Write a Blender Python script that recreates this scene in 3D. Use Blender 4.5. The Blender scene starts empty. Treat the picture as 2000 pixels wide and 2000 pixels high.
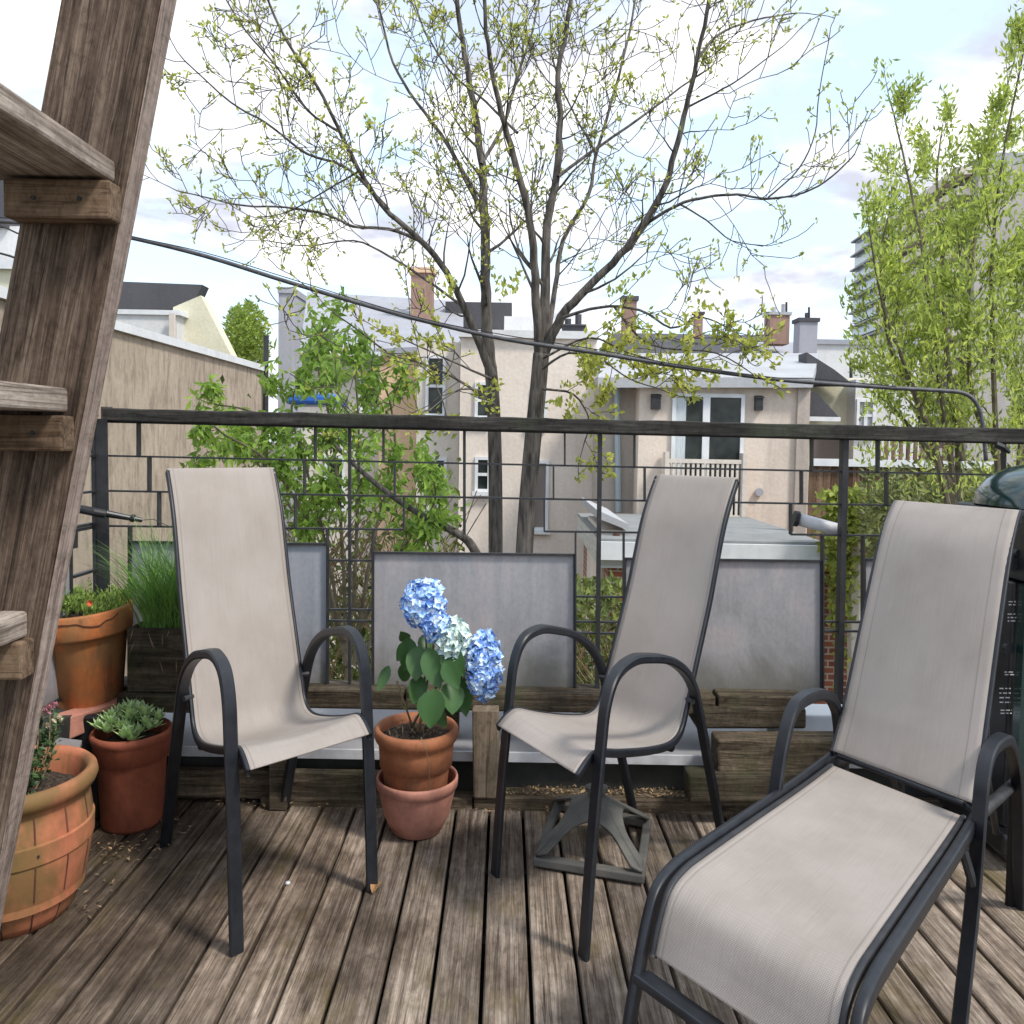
import bpy, math, random
import numpy as np
from mathutils import Vector, Matrix, noise
random.seed(7)
R = math.radians
# ------------------------------------------------------------------ camera
F = 2200.0; H = 1.07; PITCH = math.atan(140/2200.0); ROLL = .018
K = .67                       # the photograph is squeezed sideways: widths here are 0.67 of real ones
sc = bpy.context.scene
cam = bpy.data.cameras.new('camera'); camo = bpy.data.objects.new('camera', cam)
sc.collection.objects.link(camo); sc.camera = camo
W_ = Vector((0, math.cos(PITCH), -math.sin(PITCH)))
U0 = Vector((0, math.sin(PITCH), math.cos(PITCH))); R0 = Vector((1, 0, 0))
RT = math.cos(ROLL)*R0 + math.sin(ROLL)*U0
UP = -math.sin(ROLL)*R0 + math.cos(ROLL)*U0
CP = Vector((0, 0, H))
m3 = Matrix((RT, UP, -W_)).transposed()
camo.matrix_world = Matrix.Translation(CP) @ m3.to_4x4()
cam.sensor_width = 36; cam.lens = 36*F/2000; cam.clip_start = .05; cam.clip_end = 2000
# ------------------------------------------------------------------ sky, sun, exposure
SUN_EL, SUN_AZ = R(52), R(128)      # azimuth clockwise from +Y (north)
world = bpy.data.worlds.new('World'); sc.world = world; world.use_nodes = True
nt = world.node_tree; nt.nodes.clear()
def N(nt, t, **kw):
    n = nt.nodes.new(t)
    for k, v in kw.items():
        if k.startswith('i_'): n.inputs[k[2:].replace('_', ' ')].default_value = v
        else: setattr(n, k, v)
    return n
L = lambda nt, a, b: nt.links.new(a, b)
out = N(nt, 'ShaderNodeOutputWorld'); bg = N(nt, 'ShaderNodeBackground'); L(nt, bg.outputs[0], out.inputs[0])
sky = N(nt, 'ShaderNodeTexSky', sky_type='NISHITA', sun_disc=False, sun_elevation=SUN_EL, sun_rotation=SUN_AZ)
tc = N(nt, 'ShaderNodeTexCoord'); sp = N(nt, 'ShaderNodeSeparateXYZ'); L(nt, tc.outputs['Generated'], sp.inputs[0])
az = N(nt, 'ShaderNodeMath', operation='ADD'); az.inputs[1].default_value = .25; L(nt, sp.outputs['Z'], az.inputs[0])
mx = N(nt, 'ShaderNodeMath', operation='MAXIMUM'); mx.inputs[1].default_value = .05; L(nt, az.outputs[0], mx.inputs[0])
dx = N(nt, 'ShaderNodeMath', operation='DIVIDE'); L(nt, sp.outputs['X'], dx.inputs[0]); L(nt, mx.outputs[0], dx.inputs[1])
dy = N(nt, 'ShaderNodeMath', operation='DIVIDE'); L(nt, sp.outputs['Y'], dy.inputs[0]); L(nt, mx.outputs[0], dy.inputs[1])
cb = N(nt, 'ShaderNodeCombineXYZ'); L(nt, dx.outputs[0], cb.inputs[0]); L(nt, dy.outputs[0], cb.inputs[1])
cn = N(nt, 'ShaderNodeTexNoise', i_Scale=1.7, i_Detail=9.0, i_Roughness=.58, i_Distortion=.3); L(nt, cb.outputs[0], cn.inputs['Vector'])
cr = N(nt, 'ShaderNodeValToRGB'); cr.color_ramp.elements[0].position = .44; cr.color_ramp.elements[1].position = .55
L(nt, cn.outputs[0], cr.inputs[0])
cn2 = N(nt, 'ShaderNodeTexNoise', i_Scale=3.5, i_Detail=5.0, i_Roughness=.55); 
ad = N(nt, 'ShaderNodeVectorMath', operation='ADD'); ad.inputs[1].default_value = (3.1, 1.7, .4); L(nt, cb.outputs[0], ad.inputs[0]); L(nt, ad.outputs[0], cn2.inputs['Vector'])
cc = N(nt, 'ShaderNodeValToRGB'); e = cc.color_ramp.elements
e[0].position = .38; e[0].color = (.50, .52, .61, 1); e[1].position = .58; e[1].color = (1, 1, 1, 1)
L(nt, cn2.outputs[0], cc.inputs[0])
cs = N(nt, 'ShaderNodeVectorMath', operation='SCALE'); cs.inputs['Scale'].default_value = 5.0; L(nt, cc.outputs[0], cs.inputs[0])
# thin veil over the blue
veil = N(nt, 'ShaderNodeMix', data_type='RGBA'); veil.inputs[0].default_value = .72
L(nt, sky.outputs[0], veil.inputs[6]); veil.inputs[7].default_value = (3.0, 3.75, 4.6, 1)
mxx = N(nt, 'ShaderNodeMix', data_type='RGBA'); L(nt, cr.outputs[0], mxx.inputs[0]); L(nt, veil.outputs[2], mxx.inputs[6]); L(nt, cs.outputs[0], mxx.inputs[7])
L(nt, mxx.outputs[2], bg.inputs[0]); bg.inputs[1].default_value = .175
sl = bpy.data.lights.new('sun', 'SUN'); slo = bpy.data.objects.new('sun', sl); sc.collection.objects.link(slo)
sl.energy = 2.0; sl.angle = R(10); sl.color = (1, .95, .87)
sd = Vector((math.sin(SUN_AZ)*math.cos(SUN_EL), math.cos(SUN_AZ)*math.cos(SUN_EL), math.sin(SUN_EL)))
slo.rotation_euler = sd.to_track_quat('Z', 'Y').to_euler()
vs = sc.view_settings; vs.view_transform = 'Standard'; vs.look = 'None'; vs.exposure = 0.80; vs.gamma = 1
sc.cycles.transparent_max_bounces = 24; sc.cycles.max_bounces = 8

# ------------------------------------------------------------------ photo geometry helpers
def ray(x, y): return W_ + (x-1000)/F*RT - (y-1000)/F*UP
def P(x, y, Y):
    d = ray(x, y); return CP + d*(Y/d.y)
def G(x, y, z=0.0):
    d = ray(x, y); return CP + d*((z-H)/d.z)
def rnd(a, b): return random.uniform(a, b)
# ------------------------------------------------------------------ mesh helpers
class MB:
    def __init__(s): s.v = []; s.f = []; s.uv = None
    def quad(s, a, b, c, d):
        n = len(s.v); s.v += [tuple(a), tuple(b), tuple(c), tuple(d)]; s.f.append((n, n+1, n+2, n+3))
    def box(s, x0, x1, y0, y1, z0, z1):
        n = len(s.v)
        s.v += [(x, y, z) for z in (z0, z1) for (x, y) in ((x0, y0), (x1, y0), (x1, y1), (x0, y1))]
        s.f += [(n+a, n+b, n+c, n+d) for a, b, c, d in ((3, 2, 1, 0), (4, 5, 6, 7), (0, 1, 5, 4), (1, 2, 6, 5), (2, 3, 7, 6), (3, 0, 4, 7))]
        return s
    def prism(s, pts, off):      # polygon pts (3D, any plane) extruded by vector off
        n = len(s.v); k = len(pts); off = Vector(off)
        s.v += [tuple(Vector(p)) for p in pts] + [tuple(Vector(p)+off) for p in pts]
        s.f.append(tuple(range(n, n+k))[::-1]); s.f.append(tuple(range(n+k, n+2*k)))
        for i in range(k):
            j = (i+1) % k; s.f.append((n+i, n+j, n+k+j, n+k+i))
        return s
    def bar(s, a, b, w, h, side=None):   # rectangular bar from a to b; w across 'side', h the other way
        a = Vector(a); b = Vector(b); d = (b-a).normalized()
        side = Vector(side) if side else (Vector((1, 0, 0)) if abs(d.x) < .7 else Vector((0, 1, 0)))
        side = (side - d*side.dot(d)).normalized(); up = d.cross(side)
        q = [side*sx*w/2 + up*sz*h/2 for sx, sz in ((-1, -1), (1, -1), (1, 1), (-1, 1))]
        n = len(s.v); s.v += [tuple(a+x) for x in q] + [tuple(b+x) for x in q]
        s.f += [(n+3, n+2, n+1, n), (n+4, n+5, n+6, n+7)] + [(n+i, n+(i+1) % 4, n+4+(i+1) % 4, n+4+i) for i in range(4)]
        return s
    def tube(s, pts, rad, k=6, cap=True):
        pts = [Vector(p) for p in pts]; n0 = len(s.v); m = len(pts)
        rs = rad if isinstance(rad, (list, tuple)) else [rad]*m
        ref = None
        for i, p in enumerate(pts):
            t = (pts[min(i+1, m-1)] - pts[max(i-1, 0)])
            t = t.normalized() if t.length > 1e-9 else Vector((0, 0, 1))
            if ref is None: ref = t.orthogonal().normalized()
            ref = (ref - t*ref.dot(t))
            ref = ref.normalized() if ref.length > 1e-6 else t.orthogonal().normalized()
            bi = t.cross(ref)
            for j in range(k):
                a = 2*math.pi*j/k; s.v.append(tuple(p + (ref*math.cos(a)+bi*math.sin(a))*rs[i]))
        for i in range(m-1):
            for j in range(k):
                a = n0+i*k+j; b = n0+i*k+(j+1) % k; s.f.append((a, b, b+k, a+k))
        if cap:
            s.f.append(tuple(n0+j for j in range(k))[::-1]); s.f.append(tuple(n0+(m-1)*k+j for j in range(k)))
        return s
    def lathe(s, prof, c, k=40, sx=1.0, sy=1.0, fn=None):   # prof [(r,z)...]
        n0 = len(s.v); m = len(prof); c = Vector(c)
        for (r, z) in prof:
            for j in range(k):
                a = 2*math.pi*j/k; rr = r*(fn(a, z) if fn else 1)
                s.v.append((c.x+rr*sx*math.cos(a), c.y+rr*sy*math.sin(a), c.z+z))
        for i in range(m-1):
            for j in range(k):
                a = n0+i*k+j; b = n0+i*k+(j+1) % k; s.f.append((a, b, b+k, a+k))
        return s
    def leaf(s, p, d, n, ln, wd):
        d = d.normalized(); sd_ = d.cross(n)
        sd_ = sd_.normalized() if sd_.length > 1e-6 else d.orthogonal().normalized()
        nn = sd_.cross(d)
        a = len(s.v)
        s.v += [tuple(p), tuple(p+d*ln*.45+sd_*wd/2+nn*wd*.15), tuple(p+d*ln), tuple(p+d*ln*.45-sd_*wd/2+nn*wd*.15)]
        s.f.append((a, a+1, a+2, a+3))
    def build(s, name, mat, parent=None, smooth=False, bevel=0, seg=2, solid=0, sub=0, uv=None):
        me = bpy.data.meshes.new(name); me.from_pydata(s.v, [], s.f); me.update()
        if uv:
            ul = me.uv_layers.new(name='UVMap')
            for lp in me.loops: ul.data[lp.index].uv = uv[lp.vertex_index]
        if smooth: me.polygons.foreach_set('use_smooth', [True]*len(me.polygons))
        me.materials.append(mat)
        o = bpy.data.objects.new(name, me); sc.collection.objects.link(o)
        if parent:
            o.parent = parent
            M = parent.matrix_world if False else WM(parent)
            o.data.transform(M.inverted())
        if solid:
            md = o.modifiers.new('s', 'SOLIDIFY'); md.thickness = solid; md.offset = 0
        if bevel:
            md = o.modifiers.new('b', 'BEVEL'); md.width = bevel; md.segments = seg; md.limit_method = 'ANGLE'; md.angle_limit = R(40)
        if sub:
            md = o.modifiers.new('u', 'SUBSURF'); md.levels = sub; md.render_levels = sub
        return o
def WM(o):
    M = Matrix.Translation(o.location) @ o.rotation_euler.to_matrix().to_4x4()
    return WM(o.parent) @ M if o.parent else M
def tag(o, label=None, cat=None, group=None, kind=None):
    if label: o['label'] = label
    if cat: o['category'] = cat
    if group: o['group'] = group
    if kind: o['kind'] = kind
    return o
def thing(name, loc, label, cat, group=None):
    o = bpy.data.objects.new(name, None); sc.collection.objects.link(o); o.location = loc
    o.empty_display_size = .1
    return tag(o, label, cat, group)
def smooth_path(pts, n=6):
    pts = [tuple(p) for p in pts]; out = []
    q = [pts[0]] + pts + [pts[-1]]
    for i in range(1, len(q)-2):
        p0, p1, p2, p3 = [np.array(q[i+k], float) for k in (-1, 0, 1, 2)]
        for j in range(n):
            t = j/n
            out.append(tuple(.5*((2*p1)+(-p0+p2)*t+(2*p0-5*p1+4*p2-p3)*t*t+(-p0+3*p1-3*p2+p3)*t**3)))
    out.append(pts[-1]); return out
# ------------------------------------------------------------------ materials
def newmat(name):
    m = bpy.data.materials.new(name); m.use_nodes = True
    return m, m.node_tree, m.node_tree.nodes['Principled BSDF']
def ramp(nt, fac, cols):
    r = N(nt, 'ShaderNodeValToRGB'); e = r.color_ramp.elements
    while len(e) < len(cols): e.new(.5)
    for i, (p, c) in enumerate(cols): e[i].position = p; e[i].color = (*c, 1)
    L(nt, fac, r.inputs[0]); return r.outputs[0]
def coords(nt, scale=(1, 1, 1), kind='Object', rot=(0, 0, 0)):
    t = N(nt, 'ShaderNodeTexCoord'); m = N(nt, 'ShaderNodeMapping'); m.inputs['Scale'].default_value = scale; m.inputs['Rotation'].default_value = rot
    L(nt, t.outputs[kind], m.inputs[0]); return m.outputs[0]
def geopos(nt, scale=(1, 1, 1)):
    t = N(nt, 'ShaderNodeNewGeometry'); m = N(nt, 'ShaderNodeMapping'); m.inputs['Scale'].default_value = scale
    L(nt, t.outputs['Position'], m.inputs[0]); return m.outputs[0]
def mixc(nt, f, a, b, mode='MIX'):
    m = N(nt, 'ShaderNodeMix', data_type='RGBA', blend_type=mode)
    for s_, v in ((0, f), (6, a), (7, b)):
        if hasattr(v, 'is_linked') or hasattr(v, 'links'): L(nt, v, m.inputs[s_])
        else: m.inputs[s_].default_value = (v if s_ == 0 else (*v, 1))
    return m.outputs[2]
def noisetex(nt, vec, scale, detail=4, rough=.55, dist=0):
    n = N(nt, 'ShaderNodeTexNoise', i_Scale=scale, i_Detail=float(detail), i_Roughness=rough, i_Distortion=float(dist)); L(nt, vec, n.inputs['Vector']); return n.outputs[0]
def bump(nt, b, h, strength=.3, dist=.01):
    n = N(nt, 'ShaderNodeBump'); n.inputs['Strength'].default_value = strength; n.inputs['Distance'].default_value = dist
    L(nt, h, n.inputs['Height']); L(nt, n.outputs[0], b.inputs['Normal'])
def simple(name, c1, c2=None, scale=8, rough=.6, metal=0, stretch=(1, 1, 1), bmp=0, bdist=.003, detail=5, pos=(.35, .65), spec=.5):
    m, nt, b = newmat(name); b.inputs['Roughness'].default_value = rough; b.inputs['Metallic'].default_value = metal
    b.inputs['Specular IOR Level'].default_value = spec
    if c2 is None: c2 = tuple(min(1, x*1.25) for x in c1)
    v = geopos(nt, stretch); n = noisetex(nt, v, scale, detail)
    L(nt, ramp(nt, n, [(pos[0], c1), (pos[1], c2)]), b.inputs['Base Color'])
    if bmp: bump(nt, b, n, bmp, bdist)
    return m
def wood(name, dark, mid, light, axis='Y', grain=90, moss=None, rough=.85, bmp=.5, gmix=.5, stain=.5, crack=0.0):
    m, nt, b = newmat(name); b.inputs['Roughness'].default_value = rough; b.inputs['Specular IOR Level'].default_value = .25
    a = {'X': 0, 'Y': 1, 'Z': 2}[axis] if isinstance(axis, str) else None
    s = [1.5, 1, 1]
    if a is not None:
        s = [1.5, 1., 1.]; s[a] = .035*(1.5 if a == 0 else 1)
        v0 = geopos(nt, tuple(s))
    else:
        t = N(nt, 'ShaderNodeNewGeometry'); mp = N(nt, 'ShaderNodeMapping'); mp.inputs['Rotation'].default_value = axis; mp.inputs['Scale'].default_value = (1, 1, 1)
        L(nt, t.outputs['Position'], mp.inputs[0]); mp2 = N(nt, 'ShaderNodeMapping'); mp2.inputs['Scale'].default_value = (1.2, 1, .035); L(nt, mp.outputs[0], mp2.inputs[0]); v0 = mp2.outputs[0]
    g = N(nt, 'ShaderNodeNewGeometry')
    offs = N(nt, 'ShaderNodeVectorMath', operation='SCALE'); offs.inputs[0].default_value = (13, 7, 5); L(nt, g.outputs['Random Per Island'], offs.inputs['Scale'])
    va = N(nt, 'ShaderNodeVectorMath', operation='ADD'); L(nt, v0, va.inputs[0]); L(nt, offs.outputs[0], va.inputs[1]); v = va.outputs[0]
    n1 = noisetex(nt, v, grain*1.3, 8, .75, .8)
    n2 = noisetex(nt, v, grain*.22, 4, .6, 2.5)
    mm = N(nt, 'ShaderNodeMix', data_type='FLOAT'); mm.inputs[0].default_value = .45; L(nt, n1, mm.inputs[2]); L(nt, n2, mm.inputs[3])
    col = ramp(nt, mm.outputs[0], [(.36, dark), (.5, mid), (.64, light)])
    pr = ramp(nt, g.outputs['Random Per Island'], [(0, (.72, .70, .68)), (.5, (.95, .92, .88)), (1, (1.16, 1.12, 1.08))])
    col = mixc(nt, 1.0, col, pr, 'MULTIPLY')
    ck = N(nt, 'ShaderNodeVectorMath', operation='MULTIPLY'); L(nt, v, ck.inputs[0]); ck.inputs[1].default_value = (1, .5, 1) if axis == 'Y' else (1, 1, 1)
    cn_ = noisetex(nt, ck.outputs[0], grain*.5, 3, .5, .3)
    col = mixc(nt, .85, col, ramp(nt, cn_, [(.470, (1, 1, 1)), (.488, (.30, .27, .25)), (.506, (1, 1, 1)), (.585, (1, 1, 1)), (.597, (.45, .42, .40)), (.61, (1, 1, 1))]), 'MULTIPLY')
    mt2 = noisetex(nt, geopos(nt, (1.5, .45, 1)), 38, 6, .75, .5)
    col = mixc(nt, .7, col, ramp(nt, mt2, [(.36, (.55, .53, .50)), (.5, (1, 1, 1)), (.66, (1.3, 1.3, 1.3))]), 'MULTIPLY')
    big = noisetex(nt, geopos(nt, (1.5, .8, 1)), 2.4, 5, .65)
    st = ramp(nt, big, [(.36, (.5, .47, .44)), (.52, (.95, .95, .95)), (.68, (1.15, 1.15, 1.15))])
    col = mixc(nt, stain, col, st, 'MULTIPLY')
    sm = noisetex(nt, geopos(nt, (1.5, 1, 1)), 14, 5, .7)
    sp_ = ramp(nt, sm, [(.30, (.55, .52, .5)), (.42, (1, 1, 1))])
    col = mixc(nt, .6, col, sp_, 'MULTIPLY')
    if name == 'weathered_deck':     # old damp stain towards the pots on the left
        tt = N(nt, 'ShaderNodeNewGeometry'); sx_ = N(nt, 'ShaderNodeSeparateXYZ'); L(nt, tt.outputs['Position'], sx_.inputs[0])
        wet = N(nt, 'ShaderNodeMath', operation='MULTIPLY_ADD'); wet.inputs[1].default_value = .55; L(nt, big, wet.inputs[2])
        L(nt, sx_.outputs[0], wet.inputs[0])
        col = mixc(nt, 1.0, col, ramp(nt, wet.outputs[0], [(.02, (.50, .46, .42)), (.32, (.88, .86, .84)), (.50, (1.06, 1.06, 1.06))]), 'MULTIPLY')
    if moss:
        mo = noisetex(nt, geopos(nt, (1.5, .6, 1)), 3.1, 5, .7); f = ramp(nt, mo, [(.52, (0, 0, 0)), (.66, (.65, .65, .65))])
        col = mixc(nt, f, col, moss)
    L(nt, col, b.inputs['Base Color']); bump(nt, b, mm.outputs[0], bmp, .006)
    return m
M = {}
M['deck'] = wood('weathered_deck', (.075, .058, .046), (.255, .208, .17), (.50, .43, .365), 'Y', 70, moss=(.11, .085, .028), stain=.95, bmp=.8)
M['stringer'] = wood('brown_stringer', (.030, .020, .015), (.125, .088, .066), (.31, .24, .185), (0, R(-10.8), 0), 75, stain=.35, bmp=1)
M['stringer_edge'] = wood('stringer_edge', (.20, .16, .14), (.33, .27, .24), (.44, .37, .33), (0, R(-10.8), 0), 60, stain=.4)
M['tread'] = wood('tread_wood', (.13, .10, .085), (.34, .29, .25), (.56, .50, .45), 'Y', 45, stain=.5, bmp=.8)
M['cleat'] = wood('cleat_wood', (.085, .055, .035), (.19, .13, .085), (.30, .22, .155), 'X', 40, stain=.5)
M['rail_wood'] = wood('rail_wood', (.018, .018, .018), (.045, .043, .041), (.12, .115, .105), 'X', 60, moss=(.05, .06, .035))
M['timber'] = wood('old_timber', (.035, .027, .018), (.115, .09, .062), (.27, .22, .16), 'X', 75, moss=(.07, .075, .03), stain=.9, bmp=1)
M['timber_dark'] = wood('dark_timber', (.022, .018, .012), (.065, .052, .036), (.15, .125, .09), 'X', 75, moss=(.045, .055, .02), stain=.9)
M['block'] = wood('block_wood', (.12, .095, .065), (.20, .16, .12), (.28, .23, .18), 'Z', 40, moss=(.1, .09, .06), stain=.6)
M['fence'] = wood('fence_wood', (.09, .055, .035), (.20, .13, .09), (.30, .22, .16), 'Z', 4, stain=.6)
M['under'] = simple('dark_underside', (.012, .01, .009), (.03, .025, .02), 5, .95)
M['metal'] = simple('charcoal_metal', (.009, .0105, .014), (.016, .018, .023), 30, .42, 0.0, bmp=.03, spec=.4)
M['cab'] = simple('grey_cable_sheath', (.05, .05, .055), (.10, .10, .11), 25, .5)
M['black'] = simple('black_metal', (.012, .013, .016), (.028, .028, .03), 25, .55, bmp=.1)
M['grill_lid'] = simple('dark_green_enamel', (.008, .028, .027), (.012, .038, .036), 12, .13, 0, spec=.8)
M['grill_black'] = simple('grill_black', (.010, .010, .012), (.022, .022, .025), 22, .35)
M['white_mark'] = simple('white_print', (.5, .5, .52), (.7, .7, .7), 60, .6)
def m_fabric():
    m, nt, b = newmat('taupe_sling'); b.inputs['Roughness'].default_value = .75; b.inputs['Specular IOR Level'].default_value = .3
    t = N(nt, 'ShaderNodeTexCoord'); s = N(nt, 'ShaderNodeSeparateXYZ'); L(nt, t.outputs['UV'], s.inputs[0])
    def sn(o, k):
        a = N(nt, 'ShaderNodeMath', operation='MULTIPLY'); a.inputs[1].default_value = k; L(nt, o, a.inputs[0])
        c = N(nt, 'ShaderNodeMath', operation='SINE'); L(nt, a.outputs[0], c.inputs[0]); return c.outputs[0]
    k = 2*math.pi/.0046
    p = N(nt, 'ShaderNodeMath', operation='MULTIPLY'); L(nt, sn(s.outputs[0], k), p.inputs[0]); L(nt, sn(s.outputs[1], k), p.inputs[1])
    pm = N(nt, 'ShaderNodeMath', operation='MULTIPLY_ADD'); pm.inputs[1].default_value = .5; pm.inputs[2].default_value = .5; L(nt, p.outputs[0], pm.inputs[0])
    col = ramp(nt, pm.outputs[0], [(.0, (.33, .29, .262)), (1, (.63, .57, .525))])
    # a doubled hem along the long edges shows lighter
    th = noisetex(nt, coords(nt, (260, 6, 1), 'UV'), 1, 3, .6)
    col = mixc(nt, .5, col, ramp(nt, th, [(.3, (.88, .88, .88)), (.7, (1.08, 1.08, 1.08))]), 'MULTIPLY')
    ab = N(nt, 'ShaderNodeMath', operation='ABSOLUTE'); L(nt, s.outputs[0], ab.inputs[0])
    mlt = N(nt, 'ShaderNodeMath', operation='MULTIPLY'); mlt.inputs[1].default_value = 3.85; L(nt, ab.outputs[0], mlt.inputs[0])
    col = mixc(nt, .7, col, ramp(nt, mlt.outputs[0], [(.765, (1, 1, 1)), (.772, (.72, .70, .68)), (.785, (.74, .72, .70)), (.792, (1.07, 1.06, 1.05))]), 'MULTIPLY')
    dn = noisetex(nt, geopos(nt, (1.5, 1, 1)), 5, 4, .6)
    col = mixc(nt, .8, col, ramp(nt, dn, [(.35, (.88, .865, .84)), (.6, (1.03, 1.03, 1.03))]), 'MULTIPLY')
    L(nt, col, b.inputs['Base Color']); bump(nt, b, pm.outputs[0], .35, .0012)
    tr = N(nt, 'ShaderNodeBsdfTranslucent'); L(nt, col, tr.inputs[0]); tp = N(nt, 'ShaderNodeBsdfTransparent')
    a = N(nt, 'ShaderNodeMixShader'); a.inputs[0].default_value = .30; L(nt, b.outputs[0], a.inputs[1]); L(nt, tr.outputs[0], a.inputs[2])
    c = N(nt, 'ShaderNodeMixShader'); c.inputs[0].default_value = .06; L(nt, a.outputs[0], c.inputs[1]); L(nt, tp.outputs[0], c.inputs[2])
    L(nt, c.outputs[0], nt.nodes['Material Output'].inputs[0]); return m
M['fabric'] = m_fabric()
def m_sheet(name, base):
    m, nt, b = newmat(name); b.inputs['Roughness'].default_value = .55; b.inputs['Metallic'].default_value = .25
    n1 = noisetex(nt, geopos(nt, (1.5, 1, 1)), 3.2, 6, .65, .6); n2 = noisetex(nt, geopos(nt, (30, 30, 1)), 1, 4, .6)
    n3 = noisetex(nt, geopos(nt, (1.5, 1, 1)), 55, 4, .7)
    c = ramp(nt, n1, [(.33, tuple(x*.82 for x in base)), (.5, base), (.66, (base[0]*1.22, base[1]*1.1, base[2]*1.08))])
    c = mixc(nt, .45, c, ramp(nt, n2, [(.35, (.82, .83, .86)), (.62, (1.1, 1.1, 1.1))]), 'MULTIPLY')
    c = mixc(nt, .6, c, ramp(nt, n3, [(.30, (.82, .82, .84)), (.5, (1, 1, 1)), (.70, (1.12, 1.12, 1.12))]), 'MULTIPLY')
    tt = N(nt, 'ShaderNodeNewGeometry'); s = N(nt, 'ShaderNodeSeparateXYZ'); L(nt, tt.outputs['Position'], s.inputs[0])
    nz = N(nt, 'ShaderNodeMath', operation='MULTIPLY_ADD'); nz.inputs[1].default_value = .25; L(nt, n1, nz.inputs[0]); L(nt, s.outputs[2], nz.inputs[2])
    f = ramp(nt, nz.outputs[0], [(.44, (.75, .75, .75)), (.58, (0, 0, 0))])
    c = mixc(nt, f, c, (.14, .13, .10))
    L(nt, c, b.inputs['Base Color']); bump(nt, b, n3, .15, .003); return m
M['sheet'] = m_sheet('galvanised_sheet', (.34, .335, .345))
M['sheet_light'] = m_sheet('galvanised_sheet_light', (.36, .38, .42))
M['flash'] = simple('flashing_metal', (.22, .215, .23), (.34, .335, .35), 4, .5, .2)
M['flash_edge'] = simple('white_drip_edge', (.42, .42, .44), (.62, .62, .64), 14, .5)
M['rubber'] = simple('roof_membrane', (.018, .019, .018), (.045, .045, .038), 9, .8, bmp=.3)
def m_terra(name, c, dirt, algae=None, pos=(.45, .65), crackz=None):
    m, nt, b = newmat(name); b.inputs['Roughness'].default_value = .72; b.inputs['Specular IOR Level'].default_value = .35
    n1 = noisetex(nt, geopos(nt, (1.5, 1, 1)), 9, 6, .65); n2 = noisetex(nt, geopos(nt, (1.5, 1, 1)), 60, 4, .6)
    col = ramp(nt, n1, [(.3, tuple(x*.72 for x in c)), (.5, c), (.72, tuple(min(1, x*1.25) for x in c))])
    col = mixc(nt, .5, col, ramp(nt, n2, [(.3, (.8, .8, .8)), (.7, (1.12, 1.12, 1.12))]), 'MULTIPLY')
    n3 = noisetex(nt, geopos(nt, (1.5, 1, .7)), 6.5, 6, .7, 1.0)
    col = mixc(nt, ramp(nt, n3, [(pos[0], (0, 0, 0)), (pos[1], (.8, .8, .8))]), col, dirt)
    if algae:
        n4 = noisetex(nt, geopos(nt, (1.5, 1, .8)), 4.3, 5, .6, .5)
        col = mixc(nt, ramp(nt, n4, [(.43, (0, 0, 0)), (.58, (.8, .8, .8))]), col, algae)
    L(nt, col, b.inputs['Base Color']); bump(nt, b, n2, .3, .002); return m
M['terra_barrel'] = m_terra('terracotta_barrel', (.47, .165, .085), (.20, .13, .05), (.15, .105, .035))
M['terra_groove'] = simple('terracotta_groove', (.08, .03, .018), (.13, .05, .03), 20, .9)
M['terra_red'] = m_terra('terracotta_red', (.33, .095, .05), (.13, .045, .03), pos=(.52, .7))
M['terra_orange'] = m_terra('terracotta_orange', (.50, .15, .045), (.08, .05, .035), (.28, .15, .06), pos=(.50, .62))
M['terra_brown'] = m_terra('terracotta_brown', (.34, .13, .06), (.17, .075, .04), pos=(.5, .7))
M['terra_pink'] = m_terra('terracotta_pink', (.42, .19, .14), (.28, .13, .09), pos=(.55, .8))
M['soil'] = simple('potting_soil', (.010, .007, .005), (.10, .065, .04), 90, .95, bmp=1, bdist=.02)
def m_leaf(name, c, var=.35, trans=.35, rough=.5, scale=6):
    m, nt, b = newmat(name); b.inputs['Roughness'].default_value = rough; b.inputs['Specular IOR Level'].default_value = .35
    g = N(nt, 'ShaderNodeNewGeometry'); n = noisetex(nt, geopos(nt), scale, 3)
    a = tuple(x*(1-var) for x in c); d = (min(1, c[0]*(1+var*1.3)), min(1, c[1]*(1+var)), c[2]*(1+var*.5))
    col = ramp(nt, g.outputs['Random Per Island'], [(0, a), (.5, c), (1, d)])
    col = mixc(nt, .6, col, ramp(nt, n, [(.35, (.75, .8, .75)), (.65, (1.2, 1.15, 1.1))]), 'MULTIPLY')
    L(nt, col, b.inputs['Base Color'])
    t = N(nt, 'ShaderNodeBsdfTranslucent'); L(nt, col, t.inputs[0]); mx_ = N(nt, 'ShaderNodeMixShader'); mx_.inputs[0].default_value = trans
    L(nt, b.outputs[0], mx_.inputs[1]); L(nt, t.outputs[0], mx_.inputs[2]); L(nt, mx_.outputs[0], nt.nodes['Material Output'].inputs[0]); return m
M['bud'] = m_leaf('spring_bud_leaf', (.46, .50, .11), .35, .5)
M['sap'] = m_leaf('fresh_green_leaf', (.27, .43, .085), .4, .45)
M['willow'] = m_leaf('yellow_green_leaf', (.42, .52, .13), .5, .58)
M['farleaf'] = m_leaf('lime_leaf', (.24, .33, .06), .3, .35)
M['hyd_leaf'] = m_leaf('hydrangea_leaf', (.055, .13, .04), .35, .18, .4)
M['grass'] = m_leaf('planter_grass', (.17, .34, .08), .4, .3)
M['succ'] = m_leaf('succulent_leaf', (.42, .58, .30), .4, .15, .4)
M['moss'] = m_leaf('pot_greens', (.22, .33, .08), .4, .3)
M['rose_leaf'] = m_leaf('rose_leaf', (.07, .13, .05), .4, .2)
M['dry'] = m_leaf('dry_stem', (.22, .16, .10), .4, .1)
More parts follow.
